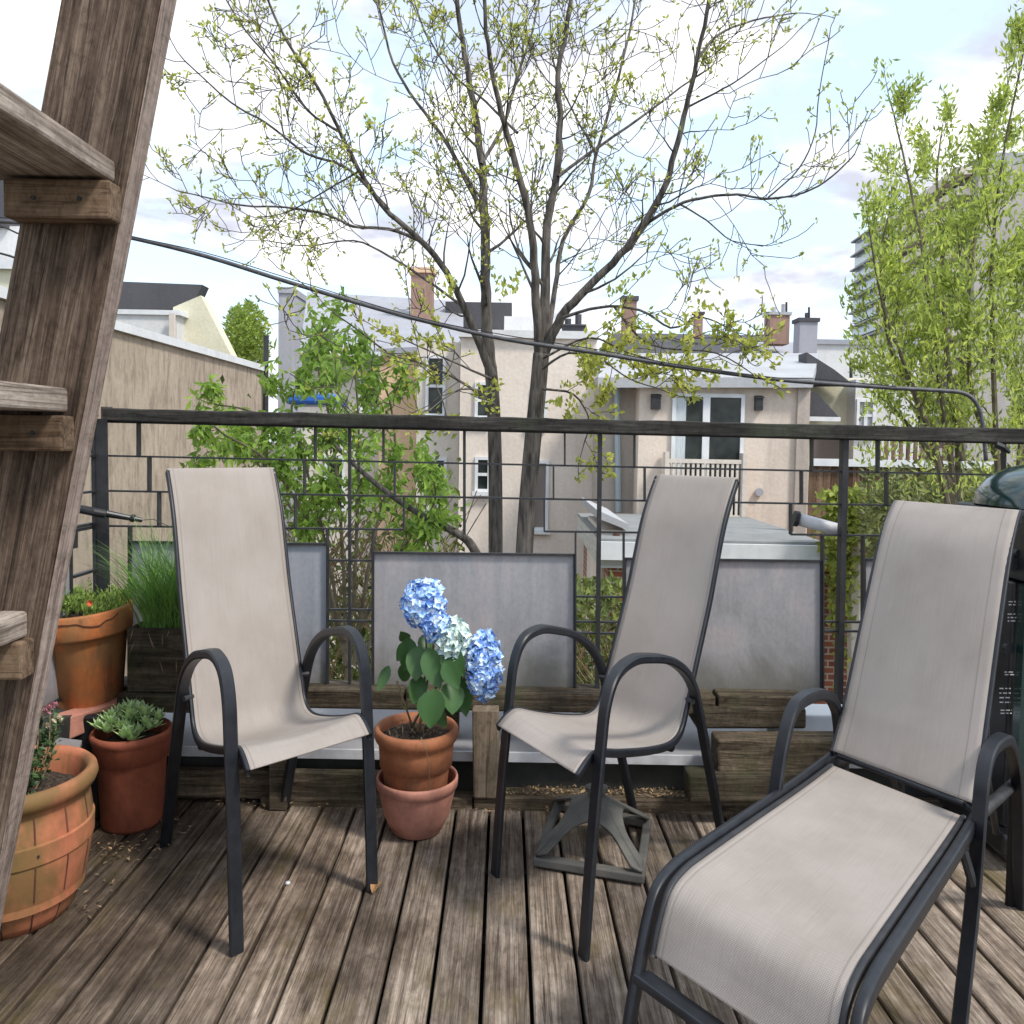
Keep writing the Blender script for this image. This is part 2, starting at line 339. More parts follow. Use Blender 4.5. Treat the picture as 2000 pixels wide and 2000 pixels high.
M['vine'] = m_leaf('vine_leaf', (.30, .36, .08), .4, .4)
def m_petal(name, cols):
    m, nt, b = newmat(name); b.inputs['Roughness'].default_value = .6
    g = N(nt, 'ShaderNodeNewGeometry'); n = noisetex(nt, geopos(nt), 32, 2)
    md = N(nt, 'ShaderNodeMath', operation='MULTIPLY_ADD'); md.inputs[1].default_value = .45; L(nt, g.outputs['Random Per Island'], md.inputs[0])
    m2 = N(nt, 'ShaderNodeMath', operation='MULTIPLY'); m2.inputs[1].default_value = .8; L(nt, n, m2.inputs[0]); L(nt, m2.outputs[0], md.inputs[2])
    L(nt, ramp(nt, md.outputs[0], cols), b.inputs['Base Color']); return m
M['blue'] = m_petal('blue_petal', [(.36, (.10, .20, .60)), (.52, (.20, .38, .80)), (.66, (.42, .62, .90)), (.82, (.75, .86, .95))])
M['paleblue'] = m_petal('pale_petal', [(.36, (.28, .42, .42)), (.52, (.46, .62, .66)), (.66, (.62, .74, .60)), (.82, (.80, .88, .84))])
M['pink'] = m_leaf('pink_petal', (.62, .30, .36), .2, .25)
M['cream'] = m_leaf('cream_petal', (.70, .62, .48), .2, .25)
M['bark'] = simple('bark', (.035, .029, .025), (.16, .14, .12), 26, .9, stretch=(1.5, 1, .25), bmp=.8, bdist=.02)
M['bark2'] = simple('twig_bark', (.09, .075, .05), (.18, .15, .10), 16, .9)
M['ground'] = simple('yard_ground', (.05, .045, .025), (.12, .10, .06), .8, .95)
def m_wall(name, c, streak=.3, dark=.55, sc_=1.2, zst=.12):
    m, nt, b = newmat(name); b.inputs['Roughness'].default_value = .9; b.inputs['Specular IOR Level'].default_value = .2
    n1 = noisetex(nt, geopos(nt, (1, 1, zst)), sc_*3, 6, .7, .3); n2 = noisetex(nt, geopos(nt), sc_*.6, 5, .6)
    n3 = noisetex(nt, geopos(nt), 18, 4, .6)
    col = ramp(nt, n1, [(.36, tuple(x*dark for x in c)), (.52, c), (.7, tuple(min(1, x*1.12) for x in c))])
    col = mixc(nt, streak, c, col)
    col = mixc(nt, .6, col, ramp(nt, n2, [(.35, (.84, .82, .80)), (.62, (1.07, 1.07, 1.07))]), 'MULTIPLY')
    col = mixc(nt, .5, col, ramp(nt, n3, [(.3, (.85, .85, .85)), (.7, (1.1, 1.1, 1.1))]), 'MULTIPLY')
    L(nt, col, b.inputs['Base Color']); bump(nt, b, n3, .25, .02); return m
M['stucco_brown'] = m_wall('streaked_stucco', (.42, .345, .27), .8, .55, 3.2, zst=.35)
M['stucco_beige'] = m_wall('beige_stucco', (.68, .585, .50), .35, .6)
M['stucco_pink'] = m_wall('pinkish_stucco', (.74, .655, .575), .25, .7)
M['peach'] = m_wall('peach_render', (.74, .52, .35), .3, .7)
M['tan'] = m_wall('tan_render', (.66, .60, .53), .3, .7)
M['taupe'] = m_wall('taupe_stucco', (.46, .405, .355), .4, .6)
M['yellow'] = m_wall('pale_yellow_siding', (.72, .69, .53), .15, .8)
M['whitewall'] = m_wall('white_render', (.66, .66, .66), .2, .75)
M['greywall'] = m_wall('grey_render', (.36, .36, .40), .3, .7)
M['roof_grey'] = m_wall('grey_roof', (.36, .37, .41), .3, .7)
M['roof_dark'] = m_wall('dark_shingle', (.09, .09, .10), .3, .7)
M['roof_white'] = m_wall('pale_flat_roof', (.42, .43, .45), .25, .75)
M['conc'] = m_wall('grey_flat_roof', (.25, .26, .26), .3, .6)
M['white_trim'] = simple('white_trim', (.62, .64, .66), (.74, .75, .76), 5, .5)
M['fascia'] = simple('metal_fascia', (.34, .36, .33), (.52, .53, .50), 3, .5, stretch=(.3, 1, 8))
M['glass'] = simple('dark_window_glass', (.010, .013, .014), (.045, .055, .05), 2.5, .12, spec=.35)
M['curtain'] = simple('curtain', (.42, .47, .50), (.60, .64, .66), 20, .6, stretch=(6, 1, .3))
M['tower'] = m_wall('hazy_tower_concrete', (.44, .41, .39), .2, .8)  # distance haze painted in: concrete colour lightened
M['tower_dark'] = simple('tower_balcony_shade', (.16, .135, .125), (.24, .20, .18), .4, .8)  # dark balcony tone, lightened for the same painted haze
M['tower_glass'] = simple('tower_glass', (.30, .38, .42), (.42, .50, .54), .3, .2)
M['tarp'] = simple('blue_tarp', (.02, .10, .42), (.03, .16, .55), 3, .4)
M['white_plastic'] = simple('white_plastic', (.55, .56, .58), (.68, .68, .70), 15, .4)
def m_brick(name):
    m, nt, b = newmat(name); b.inputs['Roughness'].default_value = .9
    t = N(nt, 'ShaderNodeNewGeometry'); s = N(nt, 'ShaderNodeSeparateXYZ'); L(nt, t.outputs['Position'], s.inputs[0]); c = N(nt, 'ShaderNodeCombineXYZ')
    ad_ = N(nt, 'ShaderNodeMath', operation='ADD'); L(nt, s.outputs[0], ad_.inputs[0]); L(nt, s.outputs[1], ad_.inputs[1])
    L(nt, ad_.outputs[0], c.inputs[0]); L(nt, s.outputs[2], c.inputs[1])
    br = N(nt, 'ShaderNodeTexBrick'); L(nt, c.outputs[0], br.inputs[0])
    for k, v in (('Color1', (.30, .095, .05, 1)), ('Color2', (.19, .06, .038, 1)), ('Mortar', (.42, .34, .27, 1)), ('Scale', 1), ('Mortar Size', .010), ('Brick Width', .15), ('Row Height', .075)): br.inputs[k].default_value = v
    n = noisetex(nt, geopos(nt), 3, 4); L(nt, mixc(nt, .6, br.outputs[0], ramp(nt, n, [(.35, (.65, .65, .65)), (.65, (1.1, 1.1, 1.1))]), 'MULTIPLY'), b.inputs['Base Color']); return m
M['brick'] = m_brick('red_brick')
M['old_brick'] = m_wall('weathered_brick', (.33, .215, .175), .5, .6, 2)

# ================================================================== SETTING
g = MB(); g.box(-400, 400, -60, 900, -6, -4.2); tag(g.build('ground', M['ground']), kind='structure')
# deck boards
mb = MB(); pitch_ = .0967; gap = .0085
x_ref = G(945, 2000).x
ddx = -.007
for i in range(-34, 30):
    x0 = x_ref + i*pitch_ + gap/2; x1 = x0 + pitch_ - gap
    ye = 3.262 + rnd(-.012, .008); dz = rnd(-.003, .001); y0 = -1.5
    X = lambda x, y: x + ddx*(y-1.0)
    n = len(mb.v); e_ = .003
    secs = []
    for y in (y0, ye):
        secs.append([(X(x0, y), y, -.03), (X(x0, y), y, dz-e_), (X(x0+e_, y), y, dz), (X(x1-e_, y), y, dz), (X(x1, y), y, dz-e_), (X(x1, y), y, -.03)])
    mb.v += secs[0]+secs[1]
    for k in range(6): mb.f.append((n+k, n+(k+1) % 6, n+6+(k+1) % 6, n+6+k))
    mb.f.append(tuple(n+k for k in range(6))); mb.f.append(tuple(n+6+k for k in range(6))[::-1])
tag(mb.build('deck', M['deck']), kind='structure')
mb = MB(); mb.box(-3.4, 3, -1.6, 3.3, -.35, -.09)
for y in np.arange(-1.2, 3.2, .4): mb.box(-3.4, 3, y, y+.04, -.088, -.031)
tag(mb.build('deck_underside', M['under']), kind='structure')

# parapet below the railing
pw = thing('parapet', (0, 3.4, 0), 'low mossy parapet with metal flashing and drip edge under the railing', 'parapet')
mb = MB(); mb.box(-2.6, 3.0, 3.31, 3.62, -4.2, .128); mb.build('wall', M['rubber'], pw)
mb = MB(); mb.prism([(-2.6, 3.285, .142), (-2.6, 3.55, .205), (-2.6, 3.55, .131), (-2.6, 3.285, .131)], (5.6, 0, 0)); mb.build('flashing', M['flash'], pw)
mb = MB(); mb.box(-2.6, 3.0, 3.272, 3.284, .122, .150); mb.build('drip_edge', M['flash_edge'], pw)
mb = MB()
xs = [-2.0, -.95, -.31, .62, .885]
for a, b_ in zip(xs[:-1], xs[1:]):
    mb.box(a+.004, b_-.004, 3.31, 3.46, .268+rnd(-.006, .006), .322+rnd(-.004, .004))
mb.build('base_beam', M['timber_dark'], pw, bevel=.006)
mb = MB()
for x in (-1.6, -.75, -.2, .45, 1.1, 1.9): MB().box(x, x+.05, 3.36, 3.42, .18, .266).build('beam_support', M['timber_dark'], pw)
mb = MB()
for a, b_, z in ((-2.2, -.72, .032), (-.715, -.1, .026), (-.095, .86, .038), (.865, 2.4, .03)): mb.box(a, b_, 3.205+rnd(-.004, .004) if a > -.8 else 3.27, 3.305, -.03, z)
mb.build('ledge_board', M['timber'], pw, bevel=.004)
tb = MB(); tb.box(-1.1, -.17, 3.225, 3.265, .012, .095)
tag(tb.build('plank', M['timber'], bevel=.005), 'weathered plank on edge at the foot of the parapet behind the left chair', 'plank')
tb = MB(); tb.prism([P(922, 1388, 3.19), P(974, 1388, 3.19), P(977, 1561, 3.19), P(924, 1559, 3.19)], (0, .07, 0))
tag(tb.build('wood_block', M['block'], bevel=.004), 'upright grey timber block standing behind the hydrangea pot', 'timber block')
def timber(x0, x1, y0, y1, Y, dep, m, label, name='timber'):
    mb = MB(); mb.prism([P(x0, y1, Y), P(x1, y1, Y), P(x1, y0, Y), P(x0, y0, Y)], (0, dep, 0))
    o = mb.build(name, M[m], bevel=.007); return tag(o, label, 'timber', 'old timbers stacked by the parapet')
timber(1402, 1660, 1447, 1512, 3.14, .115, 'timber', 'rough weathered timber lying on top of the stack beside the lounger')
timber(1345, 1640, 1515, 1570, 3.10, .10, 'timber_dark', 'dark split timber at the bottom of the stack beside the lounger')
timber(1360, 1575, 1384, 1424, 3.285, .16, 'timber_dark', 'dark mossy timber lying on the flashing behind the right chair')
# leaf litter
mb = MB()
for i in range(720):
    u = random.random()
    if u < .55: p = Vector((rnd(-.02, .62), rnd(3.215, 3.30), .040+rnd(0, .004)))
    elif u < .75: p = Vector((rnd(-.9, .8), rnd(3.16, 3.25), .004+rnd(0, .006)))
    elif u < .9: p = Vector((rnd(-1.15, -.85), rnd(2.75, 3.25), .004+rnd(0, .006)))
    else: p = Vector((rnd(-1.15, -.9), rnd(2.4, 2.9), .004))
    mb.leaf(p, Vector((rnd(-1, 1), rnd(-1, 1), rnd(-.1, .5))), Vector((0, 0, 1)), rnd(.006, .02), rnd(.004, .009))
M['litter'] = m_leaf('leaf_litter', (.26, .19, .12), .6, .05)
tag(mb.build('leaf_litter', M['litter']), kind='stuff')

# ================================================================== RAILING
rl = thing('balcony_railing', (-1.23, 3.4, 0), 'black metal railing with staggered bars, sheet metal panels and weathered wooden handrail', 'railing')
RY = 3.40
def rp(x, y, dy=0): return P(x, y, RY+dy)
mb = MB(); mb.v = []; 
a0, a1 = P(198, 797, 3.36), P(2120, 841, 3.36); b0, b1 = P(198, 822, 3.36), P(2120, 869, 3.36)
# wooden handrail with a slightly ragged edge
n = 60; pts = []
for i in range(n+1):
    t = i/n; top = a0.lerp(a1, t); bot = b0.lerp(b1, t); j = rnd(-.0018, .0018); 
    pts.append((top+Vector((0, 0, j)), bot+Vector((0, 0, rnd(-.001, .001)))))
for (a, b_) in pts: mb.v += [tuple(b_), tuple(a), tuple(a+Vector((0, .09, .002))), tuple(b_+Vector((0, .09, 0)))]
for i in range(n):
    for k in range(4): mb.f.append((4*i+k, 4*i+(k+1) % 4, 4*i+4+(k+1) % 4, 4*i+4+k))
mb.f.append((0, 1, 2, 3)); mb.f.append((4*n+3, 4*n+2, 4*n+1, 4*n))
mb.build('handrail', M['rail_wood'], rl, bevel=.004)
BW, BD = .0045, .032
def hbar(x0, y0, x1, y1, name='bar', th=.0055, dep=.016):
    MB().bar(rp(x0, y0), rp(x1, y1), dep, th, (0, 1, 0)).build(name, M['black'], rl)
def vbar(x, y0, y1, w=BW, dep=BD, name='spacer', x2=None):
    a = rp(x, y0); b_ = rp(x2 if x2 else x, y1); MB().bar(a, b_, w, dep, (1, 0, 0)).build(name, M['black'], rl)
slope = lambda x, y0, k: y0 + k*(x-1000)
row1 = lambda x: 836+.0236*(x-700)-.5
row2 = lambda x: 899.6+.0215*(x-650)
row3 = lambda x: 966.7+.0185*(x-650)
row4 = lambda x: 1032.6+.0125*(x-650)
hbar(198, row1(198), 2120, row1(2120)); hbar(198, row2(198), 2120, row2(2120)); hbar(198, row3(198), 2120, row3(2120))
for a, b_ in ((198, 575), (577, 789), (1063, 1280), (1544, 2120)): hbar(a, row4(a), b_, row4(b_))
for x in (271, 616, 749, 1103, 1239, 1585, 1714, 1960): vbar(x, row1(x), row2(x))
for x in (292, 595, 771, 1081, 1259, 1565, 1731): vbar(x, row2(x), row3(x))
for x in (311, 577, 789, 1063, 1280, 1544, 1750): vbar(x, row3(x), row4(x))
for x in (640, 728, 1124, 1606): vbar(x, row4(x) if x != 1124 else row4(x), 1352, BW)
vbar(254, row4(254), 1350); vbar(1685, row4(1685), 1365); vbar(1218, row4(1218), 1355)
vbar(907, 838, row4(907)+8, .008, .02, 'post'); vbar(683, 836, 1352, .008, .02, 'post')
vbar(1172, 845, 1356, .012, .03, 'post', 1166); vbar(1649, 856, 1372, .016, .045, 'post', 1637)
mb = MB(); a = P(196, 818, 3.36); b_ = P(204, 1356, 3.36)
mb.bar(a, b_, .040, .010, (1, 0, 0)); a2 = P(181, 818, 3.36); mb.bar(P(192, 818, 3.40), P(200, 1356, 3.40), .010, .10, (1, 0, 0)); mb.build('corner_post', M['black'], rl)
for (x0, x1, ys) in ((643, 727, (1094, 1190, 1212)), (1124, 1218, (1165, 1214, 1236)), (1606, 1685, (1214, 1232))):
    for y in ys: hbar(x0, y, x1, y+1, 'short_bar')
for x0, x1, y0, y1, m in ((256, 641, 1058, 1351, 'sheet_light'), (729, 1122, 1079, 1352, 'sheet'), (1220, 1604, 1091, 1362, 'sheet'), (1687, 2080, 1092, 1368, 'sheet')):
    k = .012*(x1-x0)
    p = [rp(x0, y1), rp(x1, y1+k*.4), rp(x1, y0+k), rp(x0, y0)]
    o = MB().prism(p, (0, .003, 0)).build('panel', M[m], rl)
    fr = MB()
    for i in range(4): fr.bar(p[i]+Vector((0, -.004, 0)), p[(i+1) % 4]+Vector((0, -.004, 0)), .014, .007, (0, 1, 0))
    fr.build('panel_frame', M['black'], o)
# left return of the railing coming towards the camera
xl = a0.x-.01
ret = MB()
def lret(zc, y0, y1, name='bar', th=.006): MB().bar((xl-.012, y0, zc), (xl-.012, y1, zc), .016, th, (1, 0, 0)).build(name, M['black'], rl)
zs = [rp(198, row(198)).z for row in (row1, row2, row3, row4)]
for z in zs: lret(z, 1.2, 3.37)
MB().box(xl-.05, xl+.01, 1.2, 3.34, zs[0]+.012, zs[0]+.05).build('handrail', M['rail_wood'], rl, bevel=.004)
pz = rp(200, 1058).z
o = MB().box(xl-.016, xl-.012, 2.1, 3.17, .33, pz).build('panel', M['sheet_light'], rl)
fr = MB()
for z in (.33, pz): fr.bar((xl-.012, 2.1, z), (xl-.012, 3.17, z), .014, .009, (1, 0, 0))
for y in (2.1, 3.17): fr.bar((xl-.012, y, .33), (xl-.012, y, pz), .014, .009, (1, 0, 0))
fr.build('panel_frame', M['black'], o)
MB().box(xl-.018, xl-.004, 3.16, 3.21, pz, zs[3]).build('spacer', M['black'], rl)
for z in (.36, .5, .66, .8): lret(z, 3.18, 3.38, 'short_bar', .008)
# dark planter wall under the left return
mb = MB(); mb.box(-2.2, -1.19, 1.3, 3.38, -.03, .30); tag(mb.build('side_curb', M['rubber']), 'dark low curb under the left railing behind the clay pots', 'curb')
# black tube lamp lying on the left corner of the railing
t = thing('tube_lamp', P(200, 1005, 3.33), 'black tube lamp wired to the railing corner on the left', 'lamp')
MB().tube([P(146, 992, 3.30), P(185, 1000, 3.30), P(206, 1004, 3.31)], .013, 12).build('head', M['black'], t, smooth=False)
MB().tube([P(208, 1003, 3.31), P(278, 1016, 3.34)], [.011, .007], 12).build('stem', M['grill_black'], t)
MB().tube([P(256, 1011, 3.33), P(262, 1013, 3.33)], .012, 10).build('collar', M['metal'], t)
MB().tube([P(275, 1016, 3.34), P(300, 1014, 3.35), P(330, 1028, 3.37)], .0012, 5).build('wire', M['black'], t)
t = thing('tube_light', P(1600, 1020, 3.5), 'white cylindrical light fixed behind the railing post on the right', 'lamp')
MB().tube([P(1556, 1013, 3.50), P(1640, 1036, 3.46)], .020, 14).build('housing', M['white_plastic'], t, smooth=True)
MB().tube([P(1550, 1012, 3.50), P(1559, 1014, 3.50)], .025, 12).build('end_cap', M['black'], t)
MB().tube([P(1637, 1036, 3.46), P(1650, 1040, 3.45)], .014, 10).build('bracket', M['black'], t)
t = thing('rail_clamp', P(1958, 872, 3.35), 'small black clamp hanging under the handrail at the far right', 'clamp')
MB().tube([P(1945, 868, 3.34), P(1960, 874, 3.34)], .010, 8).build('jaw', M['black'], t); MB().tube([P(1960, 874, 3.34), P(1972, 884, 3.34)], [.010, .005], 8).build('screw', M['black'], t)

# ================================================================== STAIR
st = thing('wooden_stair', (-1.1, 2.25, 0), 'steep weathered wooden stair rising on the left edge with thick brown stringer', 'stair')
SY = 2.15
bl = lambda y: 340-.1908*y                         # right edge of the edge face
top_l, top_r = P(122, -60, SY), P(325, -60, SY)
mb = MB()
q = [P(-40-215+8, 1935, SY), P(-40, 1935, SY), P(63, 1300, SY), P(196, 554+20, SY), P(322, -60, SY), P(128, -60, SY), P(27, 424, SY)]
q = [P(-238, 1935, SY), P(-52, 1935, SY), P(325, -60, SY), P(128, -60, SY)]
mb.prism(q, (0, .075, 0)); o = mb.build('stringer', M['stringer'], st, bevel=.006)
# the paler edge strip of the stringer
e0, e1 = q[1], q[2]
mb = MB(); nrm = (e1-e0).cross(Vector((0, 1, 0))).normalized()
if nrm.x < 0: nrm = -nrm
mb.prism([e0+nrm*.0035+Vector((0, .004, 0)), e1+nrm*.0035+Vector((0, .004, 0)), e1+nrm*.0035+Vector((0, .071, 0)), e0+nrm*.0035+Vector((0, .071, 0))], tuple(-nrm*.003)); mb.build('stringer_edge', M['stringer_edge'], st)
# treads come towards the viewer; cleats screwed to the stringer under them
for (xr, yt, yb, xl_, cy0, cy1) in ((225, 315, 357, -30, 352, 432), (133, 758, 805, -140, 809, 882), (54, 1193, 1243, -220, 1245, 1325)):
    pr_t, pr_b = P(xr, yt, SY-.005), P(xr, yb, SY-.005); wl = P(xl_, yt, SY-.005)
    mb = MB(); mb.box(wl.x, pr_t.x, SY-1.0, SY-.003, pr_b.z, pr_t.z)
    tr = mb.build('tread', M['tread'], st, bevel=.006)
    c0, c1 = P(xr-(210 if xr == 225 else 170), cy0, SY-.04), P(xr-2, cy1, SY-.04)
    mb = MB(); mb.box(c0.x, c1.x, SY-.062, SY-.001, c1.z, min(c0.z, pr_b.z-.002))
    cl = mb.build('cleat', M['cleat'], st, bevel=.005)
    sm = MB(); cx = c1.x-.03
    for k in ((.055, .14) if xr == 225 else (.055,)): 
        sm.tube([(c1.x-k, SY-.0655, (c0.z+c1.z)/2), (c1.x-k, SY-.060, (c0.z+c1.z)/2)], .0045, 10)
    sm.build('screw', M['black'], cl)

# ================================================================== PATIO CHAIRS
ARM = [(0, 0), (.03, .22), (.07, .43), (.095, .52), (.15, .574), (.25, .592), (.36, .583), (.50, .56), (.62, .518), (.70, .462), (.76, .38), (.82, .285), (.95, .08), (1, 0)]
SL = [(1.094, .958), (1.094, .972), (1.080, .977), (1.035, .935), (.985, .88), (.945, .82), (.90, .735), (.855, .655), (.75, .50), (.70, .425), (.665, .375), (.62, .352), (.54, .347), (.40, .362), (.22, .39), (.09, .414), (.03, .408), (-.03, .385)]
def frame(FL, FR, RL, RR, z=0.0, Wd=None, Dd=None):
    A = [G(*q, z) for q in (FL, FR, RL, RR)]
    Wd = Wd or math.hypot((A[1].x-A[0].x)/K, A[1].y-A[0].y); Dd = Dd or math.hypot((A[2].x-A[0].x)/K, A[2].y-A[0].y)
    def Fn(s, t, z):
        p = (A[0]*(1-s)+A[1]*s)*(1-t)+(A[2]*(1-s)+A[3]*s)*t
        return Vector((p.x, p.y, z))
    return Fn, Wd, Dd
def sweep(Fn, Wd, Dd, path, s, w, th, sfun=None, n=5):
    mb = MB(); pts = smooth_path(path, n); m = len(pts); k = 8; XS = [(1, .55), (.8, 1), (-.8, 1), (-1, .55), (-1, -.55), (-.8, -1), (.8, -1), (1, -.55)]
    for i, (t, z) in enumerate(pts):
        a = pts[max(i-1, 0)]; b_ = pts[min(i+1, m-1)]
        db, dz = (b_[0]-a[0])*Dd, b_[1]-a[1]; l = math.hypot(db, dz) or 1
        nb, nz = -dz/l, db/l
        ss = s + (sfun(z) if sfun else 0)
        for j in range(k):
            ca, sa = XS[j]
            mb.v.append(tuple(Fn(ss+ca*w/2/Wd, t+nb*sa*th/2/Dd, z+nz*sa*th/2)))
    for i in range(m-1):
        for j in range(k):
            a = i*k+j; b_ = i*k+(j+1) % k; mb.f.append((a, b_, b_+k, a+k))
    mb.f.append(tuple(range(k))); mb.f.append(tuple((m-1)*k+j for j in range(k))[::-1])
    return mb
BACK_REF = [None]; SEAT = None
def sling(Fn, Wd, Dd, path, s0, s1, sag=.014, n=5, m=14, wrap=None):
    pts = smooth_path(path, n); mb = MB(); uv = []; L_ = 0; prev = None
    for i, (t, z) in enumerate(pts):
        if prev: L_ += math.hypot((t-prev[0])*Dd, z-prev[1])
        prev = (t, z); a = pts[max(i-1, 0)]; b_ = pts[min(i+1, len(pts)-1)]
        db, dz = (b_[0]-a[0])*Dd, b_[1]-a[1]; l = math.hypot(db, dz) or 1; nb, nz = -dz/l, db/l
        ed = min(1, max(0, i-(12 if path is not SEAT else 0))/14, (len(pts)-1-i)/6) if path is not BACK_REF[0] else min(1, i/8, max(0, len(pts)-1-i-18)/14)
        for j in range(m+1):
            u = j/m; sg = sag*ed*math.sin(math.pi*u)**.8
            mb.v.append(tuple(Fn(s0+(s1-s0)*u, t+nb*sg/Dd, z+nz*sg))); uv.append(((s1-s0)*(u-.5)*Wd, L_))
    for i in range(len(pts)-1):
        for j in range(m):
            a = i*(m+1)+j; mb.f.append((a, a+1, a+m+2, a+m+1))
    return mb, uv
def chair(feet, label, base):
    Fn, Wd, Dd = frame(*feet); Wd, Dd = .50, .80
    t = thing('patio_chair', (Fn(.5, .5, 0).x, Fn(.5, .5, 0).y, 0), label, 'chair', 'high backed sling patio chairs')
    sb, uv = sling(Fn, Wd, Dd, SL, .055, .945)
    o = sb.build('sling', M['fabric'], t, smooth=True, solid=.003, uv=uv)
    for s, sg in ((0, 1), (1, -1)):
        sweep(Fn, Wd, Dd, ARM, s, .044, .020, n=10).build('arm_leg', M['metal'], t)
        sweep(Fn, Wd, Dd, [(a+.003, b_-.007) for a, b_ in SL[2:]], .056 if s == 0 else .944, .015, .018, n=5).build('side_rail', M['metal'], t, smooth=True)
        bk = MB()
        for (tt, zz) in ((.075, .395), (.70, .43)):
            p0 = Fn(s, tt, zz); p1 = Fn(.07 if s == 0 else .93, tt+.01, zz); bk.tube([p0, p1], .007, 8)
        bk.build('bolt', M['black'], t)
    for tt, zz, nm in ((.10, .375, 'crossbar'), (.60, .325, 'crossbar'), (1.080, .952, 'top_bar')):
        MB().tube([Fn(.07, tt, zz), Fn(.93, tt, zz)], .010, 10).build(nm, M['metal'], t, smooth=True)
    return t
chair(((462, 1862), (727, 1738), (323, 1650), (555, 1578)), 'taupe sling patio chair left of the hydrangea pot, facing right', 0)
chair(((1140, 1870), (967, 1709), (1412, 1645), (1238, 1591)), 'taupe sling patio chair over the parasol base, facing left beside the lounger', 0)
# ------------------------------------------------------------------ lounger
Fn, Wd, Dd = frame((1310, 1707), (1690, 1925), (1616, 1500), (1897, 1612), .36)
Wd, Dd = .50, .88
lg = thing('sun_lounger', (Fn(.5, .5, 0).x, Fn(.5, .5, 0).y, 0), 'taupe sling sun lounger with raised backrest in the right foreground', 'sun lounger')
RAIL = [(1.06, .37), (.75, .362), (.4, .362), (.13, .361), (.02, .357), (-.055, .338), (-.092, .296), (-.124, .235), (-.16, .156), (-.215, 0)]
SEAT = [(.99, .372), (.75, .368), (.4, .368), (.13, .367), (.03, .364), (-.04, .348), (-.08, .308), (-.105, .262)]
BACK = BACK_REF[0] = [(1.03, .395), (1.12, .475), (1.20, .575), (1.30, .705), (1.42, .845), (1.50, .905), (1.565, .935), (1.58, .932), (1.582, .918)]
sb, uv = sling(Fn, Wd, Dd, SEAT, .04, .96, .008, n=8, m=20); sb.build('seat_sling', M['fabric'], lg, smooth=True, solid=.003, uv=uv)
sb, uv = sling(Fn, Wd, Dd, BACK, .0, 1.0, .012, n=8, m=20); sb.build('back_sling', M['fabric'], lg, smooth=True, solid=.003, uv=uv)
for s in (0, 1):
    c = .5+(s-.5)*.915
    sweep(Fn, Wd, Dd, RAIL, .5+(s-.5)*1.03, .026, .030, n=6).build('bed_rail', M['metal'], lg, smooth=True)
    sweep(Fn, Wd, Dd, [(a, b_-.004) for a, b_ in SEAT], c, .016, .018, n=6).build('sling_rail', M['black'], lg, smooth=True)
    sweep(Fn, Wd, Dd, [(a+.003, b_-.007) for a, b_ in BACK], .5+(s-.5)*.995, .015, .018, n=6).build('back_rail', M['metal'], lg, smooth=True)
AR = [(.80, 0), (.855, .1), (.93, .238), (.972, .393), (.995, .452), (1.05, .488), (1.18, .492), (1.4, .46), (1.58, .37), (1.68, .25), (1.765, .065), (1.79, 0)]
AL = [(.53, 0), (.60, .20), (.65, .367), (.70, .467), (.76, .52), (.857, .532), (.995, .521), (1.09, .49), (1.15, .42), (1.23, .2), (1.3, 0)]
sweep(Fn, Wd, Dd, AR, 1.055, .044, .024, n=10).build('arm_leg', M['metal'], lg)
sweep(Fn, Wd, Dd, AL, -.055, .044, .024, n=10).build('arm_leg', M['metal'], lg)
MB().bar(Fn(0, -.128, .225), Fn(1, -.128, .225), .016, .034, (0, 0, 1)).build('crossbar', M['metal'], lg, bevel=.004)
MB().bar(Fn(.02, .96, .345), Fn(.98, .96, .345), .02, .02, (0, 0, 1)).build('crossbar', M['metal'], lg, bevel=.003)
MB().tube([Fn(.02, 1.566, .916), Fn(.98, 1.566, .916)], .009, 10).build('top_bar', M['metal'], lg, smooth=True)
MB().tube([Fn(.06, 1.03, .388), Fn(.94, 1.03, .388)], .006, 10).build('hinge_bar', M['metal'], lg, smooth=True)
MB().tube([Fn(1.0, .90, .335), Fn(1.055, .93, .27)], .009, 8).build('bracket', M['black'], lg); MB().tube([Fn(0, .62, .345), Fn(-.055, .645, .345)], .009, 8).build('bracket', M['black'], lg)
mb = MB(); mb.tube([Fn(.08, 1.27, .66), Fn(.08, 1.42, .36), Fn(.08, 1.62, .20)], .008, 8); mb.tube([Fn(.92, 1.27, .66), Fn(.92, 1.42, .36), Fn(.92, 1.62, .20)], .008, 8); mb.tube([Fn(.0, 1.05, .362), Fn(.0, 1.75, .30), Fn(.0, 1.78, 0)], .014, 8); mb.tube([Fn(1, 1.05, .362), Fn(1, 1.75, .30), Fn(1, 1.78, 0)], .014, 8)
mb.build('support_strut', M['black'], lg, smooth=True)

# ================================================================== POTS
IK = 1/K*.95
def pot(c, prof, mat, label, name='clay_pot', cat='plant pot', soil=None, fn=None, group='clay pots on the deck', k=48, rot=None):
    t = thing(name, c, label, cat, group)
    if rot: t.rotation_euler = rot
    M0 = Matrix.Translation(t.location) @ t.rotation_euler.to_matrix().to_4x4()
    mb = MB(); mb.lathe(prof, (0, 0, 0), k, 1, IK, fn)
    base = tuple(range(k)); mb.f.append(base[::-1])
    mb.v = [tuple(M0 @ Vector(v)) for v in mb.v]
    mb.build('body', M[mat], t, smooth=True)
    if soil:
        r, z = soil; s_ = MB(); s_.lathe([(.001, z+.012), (r*.5, z+.010), (r*.85, z+.002), (r*1.01, z-.008)], (0, 0, 0), k, 1, IK)
        s_.v = [tuple(M0 @ Vector(v) + Vector((0, 0, rnd(-.004, .004)))) for v in s_.v]
        s_.build('soil', M['soil'], t, smooth=True)
    return t
